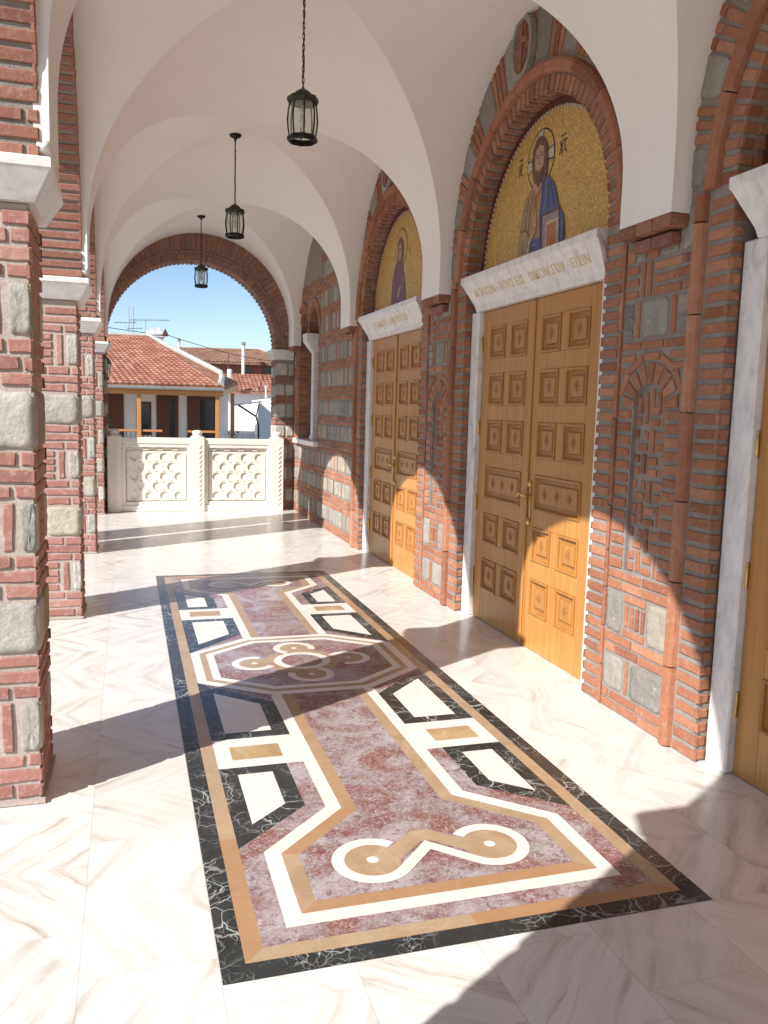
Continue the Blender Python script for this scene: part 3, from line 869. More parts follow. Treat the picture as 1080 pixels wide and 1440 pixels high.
    def jamb(yedge, side, z1=SPR):
        """brick strip beside an opening, wrapping into the reveal; side=+1: the strip lies towards +y of the edge"""
        v = .012
        SW = .168
        while v < z1-.03:
            h = BH*rnd.uniform(.93, 1.06)
            ms.F = PF
            if side > 0: ms.brick(yedge, v, yedge+SW, v+h)
            else: ms.brick(yedge-SW, v, yedge, v+h)
            ms.F = plane((xb-.012, yedge+.012*side, 0), (1, 0, 0), (0, -side, 0))
            ms.brick(0.001, v, .068, v+h)
            if rnd.random() < .9: ms.brick(.082, v, .16, v+h)
            v += PITCH
    # --- the door bays
    for di, yc in enumerate(DOORS):
        rnd.seed(300+di)
        jamb(yc+OPN-.001, 1); jamb(yc-OPN+.001, -1)
        roll_v(yc+OPN+.168+.055, .01, SPR); thin_v(yc-OPN-.168-.012, .01, SPR)
        # arch: soffit bricks, face voussoirs, roll, outer belt
        rr = OPN+.012
        ms.F = lambda u, v, d: Vector((xb-.012+u, yc+(rr-d)*math.cos(v), SPR+(rr-d)*math.sin(v)))
        N = int(PI*OPN/.066); st = PI/N
        for k in range(N):
            a, b = st*k+st*.17, st*(k+1)-st*.17
            ms.bpoly([(.001, a), (.075, a), (.075, b), (.001, b)], None, .0035); ms.bpoly([(.088, a), (.16, a), (.16, b), (.088, b)], None, .0035)
        ms.F = PF
        ms.voussoirs(yc, SPR, OPN, OPN+.108, 0, PI, PI*OPN/N, .66)
        roll_a(yc, SPR, OPN+.158, 0.0, PI)
        a = .03; r0, r1 = OPN+.22, OPN+.62
        while a < PI-.03:
            da = .21/ (r0)
            e = min(PI-.02, a+da*rnd.uniform(.85, 1.1))
            ms.arcstone(yc, SPR, r0, r1*rnd.uniform(.985, 1.0), a+.006, e-.006); a = e+.004
            for _ in range(3):
                if a+.05 > PI-.02: break
                h = .040/r0
                c = lambda r_, t_: (yc+r_*math.cos(t_), SPR+r_*math.sin(t_))
                if rnd.random() < .5: ms.bpoly([c(r0, a), c(r1, a), c(r1, a+h), c(r0, a+h)])
                else:
                    m = r0+(r1-r0)*rnd.uniform(.35, .65)
                    ms.bpoly([c(r0, a), c(m-.008, a), c(m-.008, a+h), c(r0, a+h)]); ms.bpoly([c(m+.008, a), c(r1, a), c(r1, a+h), c(m+.008, a+h)])
                a += .058/r0
        ms.voussoirs(yc, SPR, r1+.02, r1+.2, .9, PI-.9, .06, .7)
        # lunette medallion: oval of stone and brick with a cross
        my, mz, ha, hb = yc+.13, 4.125, .155, .215
        P = []; F = []
        md = MB(); nn = 28
        for k in range(nn):
            an = 2*PI*k/nn; c, s_ = math.cos(an), math.sin(an)
            for e, d in ((1.0, -.004), (.98, .036), (.80, .036), (.78, .022)): P.append((XW-d, my+ha*e*c, mz+hb*e*s_))
        for k in range(nn):
            for j in range(3): F.append((k*4+j, k*4+j+1, ((k+1) % nn)*4+j+1, ((k+1) % nn)*4+j))
        md.add(P, F); md.add([P[k*4+3] for k in range(nn)], [list(range(nn))], 1); mo = md.build('medallion', [M['stone_grey'], M['brick']], t, smooth=False)
        cr = MB()
        for y0, z0, y1, z1 in ((-.02, -.15, .02, .15), (-.085, .015, -.024, .055), (.024, .015, .085, .055)):
            cr.bbox(XW-.042, my+y0, mz+z0, XW-.018, my+y1, mz+z1, .004)
        for sy in (-1, 1):
            for z0, z1 in ((-.115, -.02), (.075, .13)):
                for q in (0, 1): cr.bbox(XW-.034, my+sy*(.038+q*.026)-.009, mz+z0+.02*q, XW-.018, my+sy*(.038+q*.026)+.009, mz+z1-.02*q, .003)
        cr.build('brick_cross', M['brick'], mo)
    # --- pilaster fields between the doors
    def field(y0, y1, seed):
        rnd.seed(seed); ms.F = PF
        wd = y1-y0; S = wd/.54
        u = lambda s_: y0+s_*S
        B = lambda a, v0, b, v1: ms.brick(u(a)+.003, v0+.003, u(b)-.003, v1-.003)
        St = lambda a, v0, b, v1: ms.stone(u(a), v0, u(b), v1, sq=9)
        ms.course(y0, y1, .012, .042, .2); ms.course(y0, y1, .07, .042, .24)
        St(0, .125, .29, .325); B(.305, .13, .34, .32); St(.355, .125, .54, .325)
        ms.course(y0, y1, .338, .044, .22); ms.course(y0, y1, .396, .044, .26)
        St(0, .455, .17, .69)
        B(.185, .455, .38, .495); B(.185, .645, .38, .688)
        for k in range(4): B(.188+k*.05, .508, .222+k*.05, .632)
        St(.395, .455, .54, .69)
        ms.course(y0, y1, .702, .044, .2); ms.course(y0, y1, .76, .044, .26)
        # niche: jambs, arch, basket-weave back
        z0, zc = .818, 1.70; c = .272; ri, ro = .138, .265
        v = z0
        while v < zc-.02:
            h = .052
            B(.005, v, c-ri-.012, v+h); B(c+ri+.012, v, .538, v+h); v += .069
        ms.F = PF
        ms.voussoirs(u(c), zc, ri+.004, ro-.02, .02, PI-.02, .048, .74)
        ms.voussoirs(u(c), zc, ro-.004, ro+.035, .25, PI-.25, .13, .9)
        # bricks on the back of the niche
        ms.F = plane((xr, 0, 0), (0, 1, 0), (-1, 0, 0))
        v = z0; k = 0
        cols = [c-ri+.004, c-ri+.098, c-ri+.145, c+ri-.06]
        while v < zc-.02:
            if k % 2 == 0:
                B(c-ri+.006, v, c-ri+.05, v+.115); B(c-ri+.068, v+.06, c-ri+.15, v+.105); B(c-ri+.068, v, c-ri+.15, v+.042)
                B(c-ri+.165, v+.01, c-ri+.205, v+.12); B(c-ri+.22, v, c+ri-.006, v+.05); B(c-ri+.22, v+.066, c+ri-.006, v+.115)
            else:
                B(c-ri+.006, v, c-ri+.09, v+.045); B(c-ri+.006, v+.062, c-ri+.09, v+.11); B(c-ri+.104, v-.01, c-ri+.144, v+.115)
                B(c-ri+.16, v, c-ri+.245, v+.045); B(c-ri+.16, v+.06, c-ri+.2, v+.11); B(c-ri+.235, v+.06, c+ri-.004, v+.115)
            v += .132; k += 1
        for k in range(5): B(c-ri+.01+k*.054, zc-.02, c-ri+.05+k*.054, zc+.05+.055*math.sin(PI*(k+.5)/5))
        ms.F = PF
        # spandrel scraps beside the niche arch
        B(.0, 1.90, .1, 1.94); B(.45, 1.88, .54, 1.92); St(.0, 1.80, .03, 1.88); B(0, 1.955, .13, 1.995); B(.41, 1.95, .54, 1.99)
        B(0, 2.012, .17, 2.056); B(.185, 2.012, .36, 2.056); B(.375, 2.012, .54, 2.056)
        v = 2.075
        for k in range(2):
            St(.0, v+.1*k, .085, v+.09+.1*k)
        for k in range(3): St(.455, v+.064*k, .54, v+.055+.064*k)
        B(.10, v, .138, v+.195); St(.155, v, .375, v+.195); B(.392, v, .43, v+.195)
        v = 2.285
        for k in range(3):
            B(0, v+.064*k, .06+.05*(k % 2), v+.046+.064*k); B(.075+.05*(k % 2), v+.064*k, .30, v+.046+.064*k); B(.425, v+.064*k, .54, v+.046+.064*k)
        B(.315, v, .352, v+.18); B(.37, v, .405, v+.18)
        St(.0, 2.475, .10, 2.68); St(.115, 2.475, .25, 2.545); B(.265, 2.475, .36, 2.515); St(.375, 2.475, .45, 2.55); B(.465, 2.475, .54, 2.55)
        St(.44, 2.565, .54, 2.69)
    field(DOORS[0]+OPN+ROLLW, DOORS[1]-OPN-THIN, 320)
    field(DOORS[1]+OPN+ROLLW, DOORS[2]-OPN-THIN, 321)
    # --- corbels under the vault springers
    cb = MB()
    for c in CS[3:]:
        for k, (hw, x, z0, z1) in enumerate(((.225, 2.495, 2.578, 2.638), (.17, 2.545, 2.51, 2.566))):
            y = c-hw
            for q in range(2+(k == 0)):
                L = 2*hw/(2+(k == 0)); cb.bbox(x, y+q*L+.004, z0, XW+.02, y+(q+1)*L-.004, z1, .005)
    cb.bbox(2.495, 13.075, 2.578, XW+.02, 13.512, 2.638, .005)
    cb.build('corbel', M['brick'], t)
    # --- banded wall with the window
    rnd.seed(330); ms.F = PF
    yb0 = DOORS[2]+OPN+ROLLW+.005; yb1 = ENDY0
    v = .012; k = 0
    while v < 4.3:
        nC = 3 if k % 2 else 2
        for c in range(nC):
            segs = [(yb0, yb1)] if v < WS-.09 else [(yb0, W0-.10), (W1+.10, yb1)]
            if v > WA-.05 and v < WA+.62: segs = [(yb0, W0-.16)]
            for a, b in segs: ms.course(a, b, v, .044, .21)
            v += .060
        hh = rnd.uniform(.185, .215)
        segs = [(yb0, yb1)] if v+hh < WS-.09 else [(yb0, W0-.10), (W1+.10, yb1)]
        if v+hh > WA-.05 and v < WA+.62: segs = [(yb0, W0-.16)]
        if v < WS-.09 <= v+hh: hh = WS-.10-v; segs = [(yb0, yb1)]
        for a, b in segs:
            y = a
            while y < b-.05:
                wv = rnd.uniform(.10, .2); e = min(b, y+wv)
                if b-e < .05: e = b
                ms.stone(y, v, e, v+hh, sq=rnd.uniform(3.5, 8)); y = e+.014
                if rnd.random() < .35 and y < b-.06: ms.brick(y, v, y+.038, v+hh); y += .052
        v += hh+.016; k += 1
    # window surround
    for e, sd in ((W0, -1), (W1, 1)):
        v = WS+.01
        while v < WA:
            ms.F = PF
            ms.brick(*((e-.085, v, e, v+.046) if sd < 0 else (e, v, e+.085, v+.046)))
            ms.F = plane((xb-.012, e+.012*sd, 0), (1, 0, 0), (0, -sd, 0))
            ms.brick(.001, v, .16, v+.046); ms.brick(.175, v, .34, v+.046)
            v += .0645
    ms.F = PF
    v = WA-.04
    while v < 3.5:
        y = W0-.15
        while y < yb1-.03:
            e = min(yb1, y+rnd.uniform(.14, .22))
            if min(math.hypot(q-c_, v+.02-WA) for q in (y, (y+e)/2, e) for c_ in (WC-.355, WC+.355)) > rw+.16: ms.brick(y, v, e, v+.044)
            y = e+.014
        v += .06
    for yc in (WC-.355, WC+.355):
        ms.F = PF
        ms.voussoirs(yc, WA, rw, rw+.09, .0, PI, .06, .68)
        rq = rw+.012
        ms.F = lambda u_, v_, d: Vector((xb-.012+u_, yc+(rq-d)*math.cos(v_), WA+(rq-d)*math.sin(v_)))
        N = 17
        for k in range(N):
            a, b = PI*(k+.17)/N, PI*(k+.83)/N
            ms.bpoly([(.001, a), (.16, a), (.16, b), (.001, b)], None, .0035); ms.bpoly([(.175, a), (.34, a), (.34, b), (.175, b)], None, .0035)
        roll_a(yc, WA, rw+.125, .12 if yc > WC else .78, PI-.78 if yc > WC else PI-.12, .06, .025, .5)
    roll_v(W1+.12, WS, WA, .06, .025)
    ms.out(t, w, 'brick_orange', 'stone_grey', 'mortar_grey')
    rl.build('round_moulding', M['brick_orange'], t)

    # --- window: sill, mullion with flared capital, pierced grille
    win = MB(); win.box(xb+.30, W0-.01, WS, xb+.33, W1+.01, 3.2); wo_ = win.build('window', M['dark_void'], t)
    sl = MB(); sl.bbox(XW-.07, W0-.10, WS-.07, xb+.30, W1+.10, WS+.004, .008); sl.build('sill', M['jamb_marble'], wo_)
    mu = MB()
    mx0, mx1 = XW+.07, XW+.26
    mu.bbox(mx0, WC-.075, WS+.004, mx1, WC+.075, 2.50, .008)
    mu.bbox(mx0-.012, WC-.10, WS+.004, mx1, WC+.10, WS+.07, .008)
    P = []
    for z, e, xx in ((2.50, .078, mx0-.003), (2.66, .155, XW-.045), (2.775, .165, XW-.055)):
        P += [(xx, WC-e, z), (xx, WC+e, z), (mx1, WC+e, z), (mx1, WC-e, z)]
    mu.add(P, [(k*4+j, k*4+(j+1) % 4, (k+1)*4+(j+1) % 4, (k+1)*4+j) for k in range(2) for j in range(4)]+[(0, 1, 2, 3), (8, 9, 10, 11)])
    mu.build('mullion', M['jamb_marble'], wo_)
    gr = MB()
    for sd in (-1, 1):
        yc = WC+sd*.375
        for q in range(8):
            for c in range(2):
                yy = yc+(c-.5)*.27; zz = WS+.12+q*.2
                gr.tube([(XW+.25, yy+.1*math.cos(a*PI/8), zz+.1*math.sin(a*PI/8)) for a in range(16)], .016, 6, True)
    gr.build('grille', M['jamb_marble'], wo_)

    # --- marble frames, tympana, doors
    for di, yc in enumerate(DOORS):
        door_set(t, yc, di, xb)
    return t

GREEK = ['ΕΙΣΕΛΕΥΣΟΜΑΙ ΕΙΣ ΤΟΝ ΟΙΚΟΝ ΣΟΥ', 'ΑΓΙΑΣΟΝ · ΤΟΥΣ ΕΙΣ · ΟΙΚΟΝ ΣΟΥ · ΕΙΣΙΝ', 'ΣΤΗΚΕΤΕ · ΕΝ ΠΙΣΤΕΙ']
def text_mesh(txt, size, width, name, mat, parent, O, U, V, N):
    cu = bpy.data.curves.new(name, 'FONT'); cu.body = txt; cu.size = size; cu.align_x = 'CENTER'; cu.align_y = 'CENTER'
    cu.extrude = .0008; cu.resolution_u = 3
    ob = bpy.data.objects.new(name, cu); COL.objects.link(ob)
    dg = bpy.context.evaluated_depsgraph_get()
    me = bpy.data.meshes.new_from_object(ob.evaluated_get(dg)); bpy.data.objects.remove(ob); bpy.data.curves.remove(cu)
    xs = [v.co.x for v in me.vertices]
    k = width/(max(xs)-min(xs)) if xs else 1
    off = wloc(parent)
    for v in me.vertices:
        p = Vector(O)+Vector(U)*(v.co.x*k)+Vector(V)*v.co.y+Vector(N)*v.co.z
        v.co = p-off
    me.name = name
    me.materials.clear(); me.materials.append(mat)
    o = bpy.data.objects.new(name, me); COL.objects.link(o); o.parent = parent
    return o

def door_set(t, yc, di, xb):
    LW, LH = .88, 2.455; xl = XW+.105
    # jambs
    for sd in (-1, 1):
        jm = MB(); a, b = sorted((yc+sd*(LW+(.035 if sd < 0 else 0)), yc+sd*(OPN-.006)))
        jm.bbox(XW+.062, a, .002, XW+.20, b, LH, .008); jm.build('door_jamb', M['jamb_marble'], t)
    # flared lintel
    l = MB()
    sec = [(XW+.06, LH), (XW+.052, LH+.045), (XW-.035, LH+.20), (XW-.052, LH+.215), (XW-.052, LH+.258), (XW-.046, LH+.264), (XW+.20, LH+.264), (XW+.20, LH)]
    n = len(sec)
    def hw(x, z): return .935+.075*min(1, max(0, (z-LH)/.21))
    P = [(x, yc-hw(x, z), z) for x, z in sec]+[(x, yc+hw(x, z), z) for x, z in sec]
    l.add(P, [(k, (k+1) % n, n+(k+1) % n, n+k) for k in range(n)]+[list(range(n)), list(range(n, 2*n))[::-1]])
    lo = l.build('lintel', M['jamb_marble'], t)
    # letters lie on the sloping front face
    p0 = Vector((XW+.052, yc, LH+.045)); p1 = Vector((XW-.035, yc, LH+.20))
    V = (p1-p0).normalized(); N = Vector((-V.z, 0, V.x))
    if N.x > 0: N = -N
    text_mesh(GREEK[di], .085, [1.6, 1.7, 1.15][di], 'inscription', M['gilt'], lo, (p0+p1)/2+N*.0012, (0, -1, 0), V, N)
    # tympanum
    zt = LH+.262; xt = XW+.135; rt = .985
    fan = lambda r_, n_=40: [(yc+r_*math.cos(PI*k/n_), SPR+r_*math.sin(PI*k/n_)) for k in range(n_+1)]
    tm = MB(); pts = fan(rt)
    tm.poly([(xt, y, z) for y, z in pts]); to = tm.build('mosaic', M['gold_tesserae'], t)
    mr = MB(); A, Bq = fan(rt-.004), fan(OPN+.035)
    for k in range(40): mr.poly([(xt-.004, *A[k]), (xt-.004, *A[k+1]), (xt-.004, *Bq[k+1]), (xt-.004, *Bq[k])])
    mr.build('maroon_border', M['t_maroon'], to)
    be = MB(); nb_ = 76
    for k in range(nb_):
        a = PI*(k+.5)/nb_; r_ = rt-.012
        c = (yc+r_*math.cos(a), SPR+r_*math.sin(a)); s_ = .0115
        be.prism([(xt-.002, c[0]+s_*math.cos(a+q*PI/3), c[1]+s_*math.sin(a+q*PI/3)) for q in range(6)], (-.006, 0, 0))
    be.build('bead_row', M['t_white'], to)
    fig = MB(); FM = []
    def put(pts, m, lv):
        if m not in FM: FM.append(m)
        fig.poly([(xt-.0012*lv, yc-u, SPR+v) for u, v in pts], FM.index(m))
    def circ(c, r_, n_=36): return [(c[0]+r_*math.cos(2*PI*k/n_), c[1]+r_*math.sin(2*PI*k/n_)) for k in range(n_)]
    def line(p, q, w_, m, lv):
        dx, dy = q[0]-p[0], q[1]-p[1]; L = math.hypot(dx, dy) or 1; nx, ny = -dy/L*w_/2, dx/L*w_/2
        put([(p[0]-nx, p[1]-ny), (q[0]-nx, q[1]-ny), (q[0]+nx, q[1]+ny), (p[0]+nx, p[1]+ny)], m, lv)
    def pl(pts, w_, m, lv):
        for a, b in zip(pts, pts[1:]): line(a, b, w_, m, lv)
    if di in (0, 1):
        h = (-.088, .695); r_ = .20
        put(circ(h, r_), 't_black', 1); put(circ(h, r_-.012), 'gold_tesserae', 2)
        for a in (PI/2+.06, PI+.12, 0.02):
            c, s_ = math.cos(a), math.sin(a); w_ = .042
            put([(h[0]+c*.08-s_*w_*.7, h[1]+s_*.08+c*w_*.7), (h[0]+c*.187-s_*w_, h[1]+s_*.187+c*w_), (h[0]+c*.187+s_*w_, h[1]+s_*.187-c*w_), (h[0]+c*.08+s_*w_*.7, h[1]+s_*.08-c*w_*.7)], 't_pale', 3)
            for q in (-1, 1): line((h[0]+c*.08-q*s_*w_*.7, h[1]+s_*.08+q*c*w_*.7), (h[0]+c*.19-q*s_*w_, h[1]+s_*.19+q*c*w_), .009, 't_black', 3.5)
        robe = [(-.19, .52), (-.262, .47), (-.316, .36), (-.343, .24), (-.372, .12), (-.36, .02), (-.1, .0), (.02, .0), (.02, .3), (-.02, .53), (-.09, .55)]
        put([(x*1.03-.003, y+.004) for x, y in robe], 't_robe_dark', 4); put(robe, 't_robe', 5)
        for q in ([(-.23, .46), (-.27, .30), (-.29, .12)], [(-.17, .48), (-.2, .36), (-.22, .25)], [(-.12, .47), (-.14, .38)], [(-.3, .2), (-.27, .08)], [(-.25, .24), (-.3, .12), (-.29, .02)]): pl(q, .011, 't_robe_dark', 6)
        pl([(-.1, .5), (-.13, .36)], .025, 't_orange', 6)
        blue = [(-.05, .545), (.0, .56), (.05, .55), (.117, .50), (.169, .415), (.206, .327), (.282, .25), (.305, .11), (.30, .0), (-.2, .0), (-.19, .15), (-.12, .17), (-.04, .16), (-.061, .303), (-.04, .44)]
        put(blue, 't_blue', 6.5)
        for q in ([(-.02, .53), (-.03, .4), (-.04, .25), (-.02, .14), (-.08, .06)], [(.08, .52), (.13, .40), (.15, .33)], [(.05, .5), (.07, .38), (.06, .30)], [(-.18, .12), (-.09, .08), (.0, .05)], [(.29, .2), (.28, .05)]): pl(q, .012, 't_blue_dark', 7)
        for q in ([(.02, .53), (.03, .42), (.0, .34)], [(.11, .47), (.14, .38)], [(-.15, .13), (-.07, .12)], [(.265, .24), (.27, .1)]): pl(q, .010, 't_blue_light', 7)
        sleeve = [(-.343, .25), (-.25, .25), (-.17, .17), (-.2, .05), (-.22, .0), (-.36, .0), (-.372, .12)]
        put(sleeve, 't_robe', 7.5); pl([(-.34, .25), (-.25, .25), (-.18, .18)], .012, 't_robe_dark', 8); pl([(-.3, .2), (-.29, .02)], .01, 't_robe_dark', 8); pl([(-.19, .17), (-.21, .02)], .02, 't_pale', 8)
        hand = [(-.165, .29), (-.160, .365), (-.142, .37), (-.135, .31), (-.125, .365), (-.107, .36), (-.105, .30), (-.088, .29), (-.1, .22), (-.15, .17), (-.2, .16), (-.17, .23)]
        put(hand, 't_skin', 8.5)
        pl([(-.165, .29), (-.15, .23), (-.11, .24)], .007, 't_hair', 9)
        put([(-.17, .56), (-.03, .56), (-.05, .49), (-.095, .47), (-.17, .51)], 't_skin', 7.6); pl([(-.19, .51), (-.1, .465), (-.04, .5)], .014, 't_orange', 7.9)
        put([(-.205, .70), (-.19, .78), (-.148, .832), (-.09, .845), (-.03, .82), (.015, .76), (.03, .68), (.025, .58), (-.005, .53), (-.15, .54), (-.185, .6)], 't_hair', 8)
        put([(-.155, .72), (-.14, .77), (-.088, .79), (-.035, .765), (-.022, .71), (-.03, .63), (-.06, .575), (-.088, .56), (-.12, .58), (-.148, .64)], 't_skin', 9)
        put([(-.152, .64), (-.12, .625), (-.088, .615), (-.055, .625), (-.026, .64), (-.04, .575), (-.07, .52), (-.088, .508), (-.11, .522), (-.14, .58)], 't_hair', 9.6)
        for sx in (-1, 1):
            pl([(-.088+sx*.018, .728), (-.088+sx*.052, .727)], .008, 't_hair', 10); put(circ((-.088+sx*.035, .711), .0085, 10), 't_black', 10.4)
        pl([(-.088, .72), (-.094, .665), (-.08, .662)], .007, 't_hair', 10); pl([(-.108, .613), (-.07, .613)], .011, 't_orange', 10.6)
        bk = [(-.012, .30), (.223, .30), (.25, .0), (.01, .0)]
        put([(x, y) for x, y in bk], 't_lilac', 9); put([(.045, .245), (.21, .245), (.226, .0), (.062, .0)], 't_pale', 9.5); put([(.06, .228), (.196, .228), (.21, .0), (.075, .0)], 't_orange', 10)
        pl(bk[:2], .014, 't_hair', 10.2); pl([(-.012, .30), (.01, .0)], .01, 't_blue_dark', 10.2)
        # letters with their bar
        pl([(.178, .735), (.222, .645)], .010, 't_black', 3); pl([(.222, .735), (.175, .645)], .010, 't_black', 3)
        pl([(.275, .725), (.255, .735), (.242, .70), (.25, .66), (.275, .655)], .010, 't_black', 3); pl([(.19, .76), (.262, .765)], .010, 't_black', 3)
        pl([(-.41, .735), (-.408, .65)], .010, 't_black', 3); pl([(-.36, .725), (-.378, .735), (-.39, .70), (-.383, .66), (-.36, .655)], .009, 't_black', 3); pl([(-.415, .765), (-.36, .765)], .010, 't_black', 3)
        pl([(-.64, .07), (-.5, .075)], .006, 't_black', 3); pl([(-.62, .05), (-.52, .055)], .006, 't_black', 3)
    else:
        h = (-.055, .635); r_ = .20
        put(circ(h, r_), 't_black', 1); put(circ(h, r_-.012), 'gold_tesserae', 2)
        robe = [(-.15, .52), (-.25, .46), (-.32, .33), (-.36, .0), (.15, .0), (.13, .2), (.06, .36), (.02, .46), (-.05, .52)]
        put(robe, 't_purple', 4)
        for q in ([(-.1, .48), (-.08, .36), (-.03, .26)], [(-.15, .47), (-.15, .35), (-.1, .24)], [(-.03, .47), (.0, .36), (.03, .27)], [(-.25, .4), (-.27, .2), (-.28, .03)], [(-.18, .2), (-.2, .02)], [(0, .18), (.02, .02)]): pl(q, .013, 't_purple_light', 5)
        put([(-.155, .52), (-.165, .62), (-.14, .71), (-.07, .752), (.0, .71), (.035, .62), (.03, .5), (-.06, .46)], 't_purple', 6)
        put([(-.125, .6), (-.115, .66), (-.068, .69), (-.02, .66), (-.01, .6), (-.03, .53), (-.068, .5), (-.105, .53)], 't_skin', 7)
        for sx in (-1, 1):
            pl([(-.068+sx*.014, .632), (-.068+sx*.042, .63)], .007, 't_hair', 8); put(circ((-.068+sx*.028, .618), .007, 10), 't_black', 8.3)
        pl([(-.068, .625), (-.073, .58), (-.06, .577)], .006, 't_hair', 8); pl([(-.085, .55), (-.052, .55)], .008, 't_orange', 8)
        put([(-.14, .15), (-.076, .235), (.0, .25), (.015, .235), (-.03, .2), (-.09, .13)], 't_skin', 7); put([(.05, .28), (.07, .34), (.09, .34), (.085, .28)], 't_skin', 7)
        pl([(-.3, .6), (-.28, .53)], .01, 't_black', 3); pl([(.22, .6), (.24, .53)], .01, 't_black', 3)
    fig.build('haloed_figure', [M[k] for k in FM], to)
    # leaves
    for sd in (-1, 1):     # -1: right leaf in the picture (nearer), +1: left leaf
        a, b = (yc-LW+.004, yc-.002) if sd < 0 else (yc+.002, yc+LW-.004)
        leaf = MB()
        meet = yc; o = lambda s_: meet+sd*s_     # s: distance from the meeting edge
        # stiles and rails as a grid of boards around the recesses
        cu = [0, .108, .372, .468, .735, LW+(.03 if sd < 0 else -.005)]
        rows = [(2.078, 2.322), (1.722, 1.963), (1.36, 1.606), None, (.638, .876), (.262, .51)]
        mid = (.995, 1.243)
        zs = [(.004, .262), (.51, .638), (.876, .995), (1.243, 1.36), (1.606, 1.722), (1.963, 2.078), (2.322, LH-.004)]
        def board(s0, s1, z0, z1, x=xl, b_=.0025):
            y0, y1 = sorted((o(s0), o(s1))); leaf.bbox(x, y0, z0, xl+.05, y1, z1, b_)
        board(.003, cu[1], .004, LH-.004); board(cu[4], cu[5], .004, LH-.004)
        for z0, z1 in zs: board(cu[1]+.0006, cu[4]-.0006, z0+.0004, z1-.0004, xl+.0006)
        for r_ in rows:
            if r_: board(cu[2], cu[3], r_[0]+.0005, r_[1]-.0005, xl+.0006)
        if sd < 0: leaf.bbox(xl-.014, yc-.02, .006, xl+.002, yc+.024, LH-.006, .006)   # cover strip
        lf = leaf.build('door_leaf', M['door_wood'], t)
        def panel(s0, s1, z0, z1, wide=False):
            p = MB(); y0, y1 = sorted((o(s0), o(s1)))
            def rg(i0, x0, i1, x1, mi=0):
                A = [(x0, y0+i0, z0+i0), (x0, y1-i0, z0+i0), (x0, y1-i0, z1-i0), (x0, y0+i0, z1-i0)]
                Bq = [(x1, y0+i1, z0+i1), (x1, y1-i1, z0+i1), (x1, y1-i1, z1-i1), (x1, y0+i1, z1-i1)]
                p.add(A+Bq, [(k, (k+1) % 4, 4+(k+1) % 4, 4+k) for k in range(4)], mi)
            prof = [(0, xl+.006), (.0, xl-.007), (.008, xl-.010), (.017, xl-.004), (.020, xl+.010), (.027, xl+.020)]
            for q, w_ in zip(prof, prof[1:]): rg(*q, *w_)
            f = [(.027, xl+.020), (.05, xl+.020), (.056, xl+.006), (.066, xl+.004)]
            for q, w_ in zip(f, f[1:]): rg(*q, *w_)
            i_ = .066
            p.poly([(xl+.004, y0+i_, z0+i_), (xl+.004, y1-i_, z0+i_), (xl+.004, y1-i_, z1-i_), (xl+.004, y0+i_, z1-i_)])
            # carved rosettes: petals cut in low relief
            cs = [((y0+y1)/2, 1.0)] if not wide else [((y0+y1)/2+k*.17, .95) for k in (-1, 0, 1)]
            zc = (z0+z1)/2
            for cyy, k_ in cs:
                for q in range(8):
                    an = q*PI/4; r0, r1 = .010*k_, (.036 if q % 2 == 0 else .026)*k_; w_ = .007
                    st = 1.35 if not wide else 1.2
                    c, s_ = math.cos(an), math.sin(an)
                    pts = [(r0, 0), ((r0+r1)/2, -w_), (r1, 0), ((r0+r1)/2, w_)]
                    P2 = [(cyy+(u*c-v*s_), zc+(u*s_+v*c)*st) for u, v in pts]
                    m_ = (sum(q_[0] for q_ in P2)/4, sum(q_[1] for q_ in P2)/4)
                    p.add([(xl+.0032, y, z) for y, z in P2]+[(xl-.0015, *m_)], [(0, 1, 4), (1, 2, 4), (2, 3, 4), (3, 0, 4)], 1)
                p.add([(xl+.003, cyy+.009*math.cos(q*PI/4), zc+.011*math.sin(q*PI/4)) for q in range(8)]+[(xl-.003, cyy, zc)], [(q, (q+1) % 8, 8) for q in range(8)], 1)
            p.build('door_panel', [M['panel_wood'], M['carving_wood']], lf)
        for r_ in rows:
            if r_:
                panel(cu[1], cu[2], *r_); panel(cu[3], cu[4], *r_)
        panel(cu[1], cu[4], *mid, wide=True)
        for hz in (.34, .95, 1.55, 2.2):
            hg = MB(); y = o(LW+(.034 if sd < 0 else -.001))
            hg.lathe([(.004, -.062), (.010, -.056), (.006, -.050), (.009, -.046), (.009, .046), (.006, .05), (.010, .056), (.004, .062)], (xl-.008, y, hz), 10)
            hg.build('hinge', M['brass'], lf, smooth=True)
        if sd < 0:
            hd = MB(); y = yc-.05
            hd.bbox(xl-.006, y-.02, .93, xl+.001, y+.02, 1.15, .003)
            hd.lathe([(.004, 0), (.014, .012), (.02, .03), (.012, .05), (.004, .06)], (xl-.004, y, .895-.02), 10)
            hd.lathe([(.004, 0), (.014, .012), (.02, .03), (.012, .045), (.003, .06)], (xl-.004, y, 1.145), 10)
            hd.tube([(xl-.004, y, 1.09), (xl-.05, y, 1.088), (xl-.062, y+.02, 1.098), (xl-.058, y+.05, 1.108), (xl-.052, y+.085, 1.088), (xl-.05, y+.10, 1.07)], [.010, .010, .011, .010, .009, .007], 8)
            hd.build('handle', M['brass'], lf, smooth=True)

CW = church_wall()

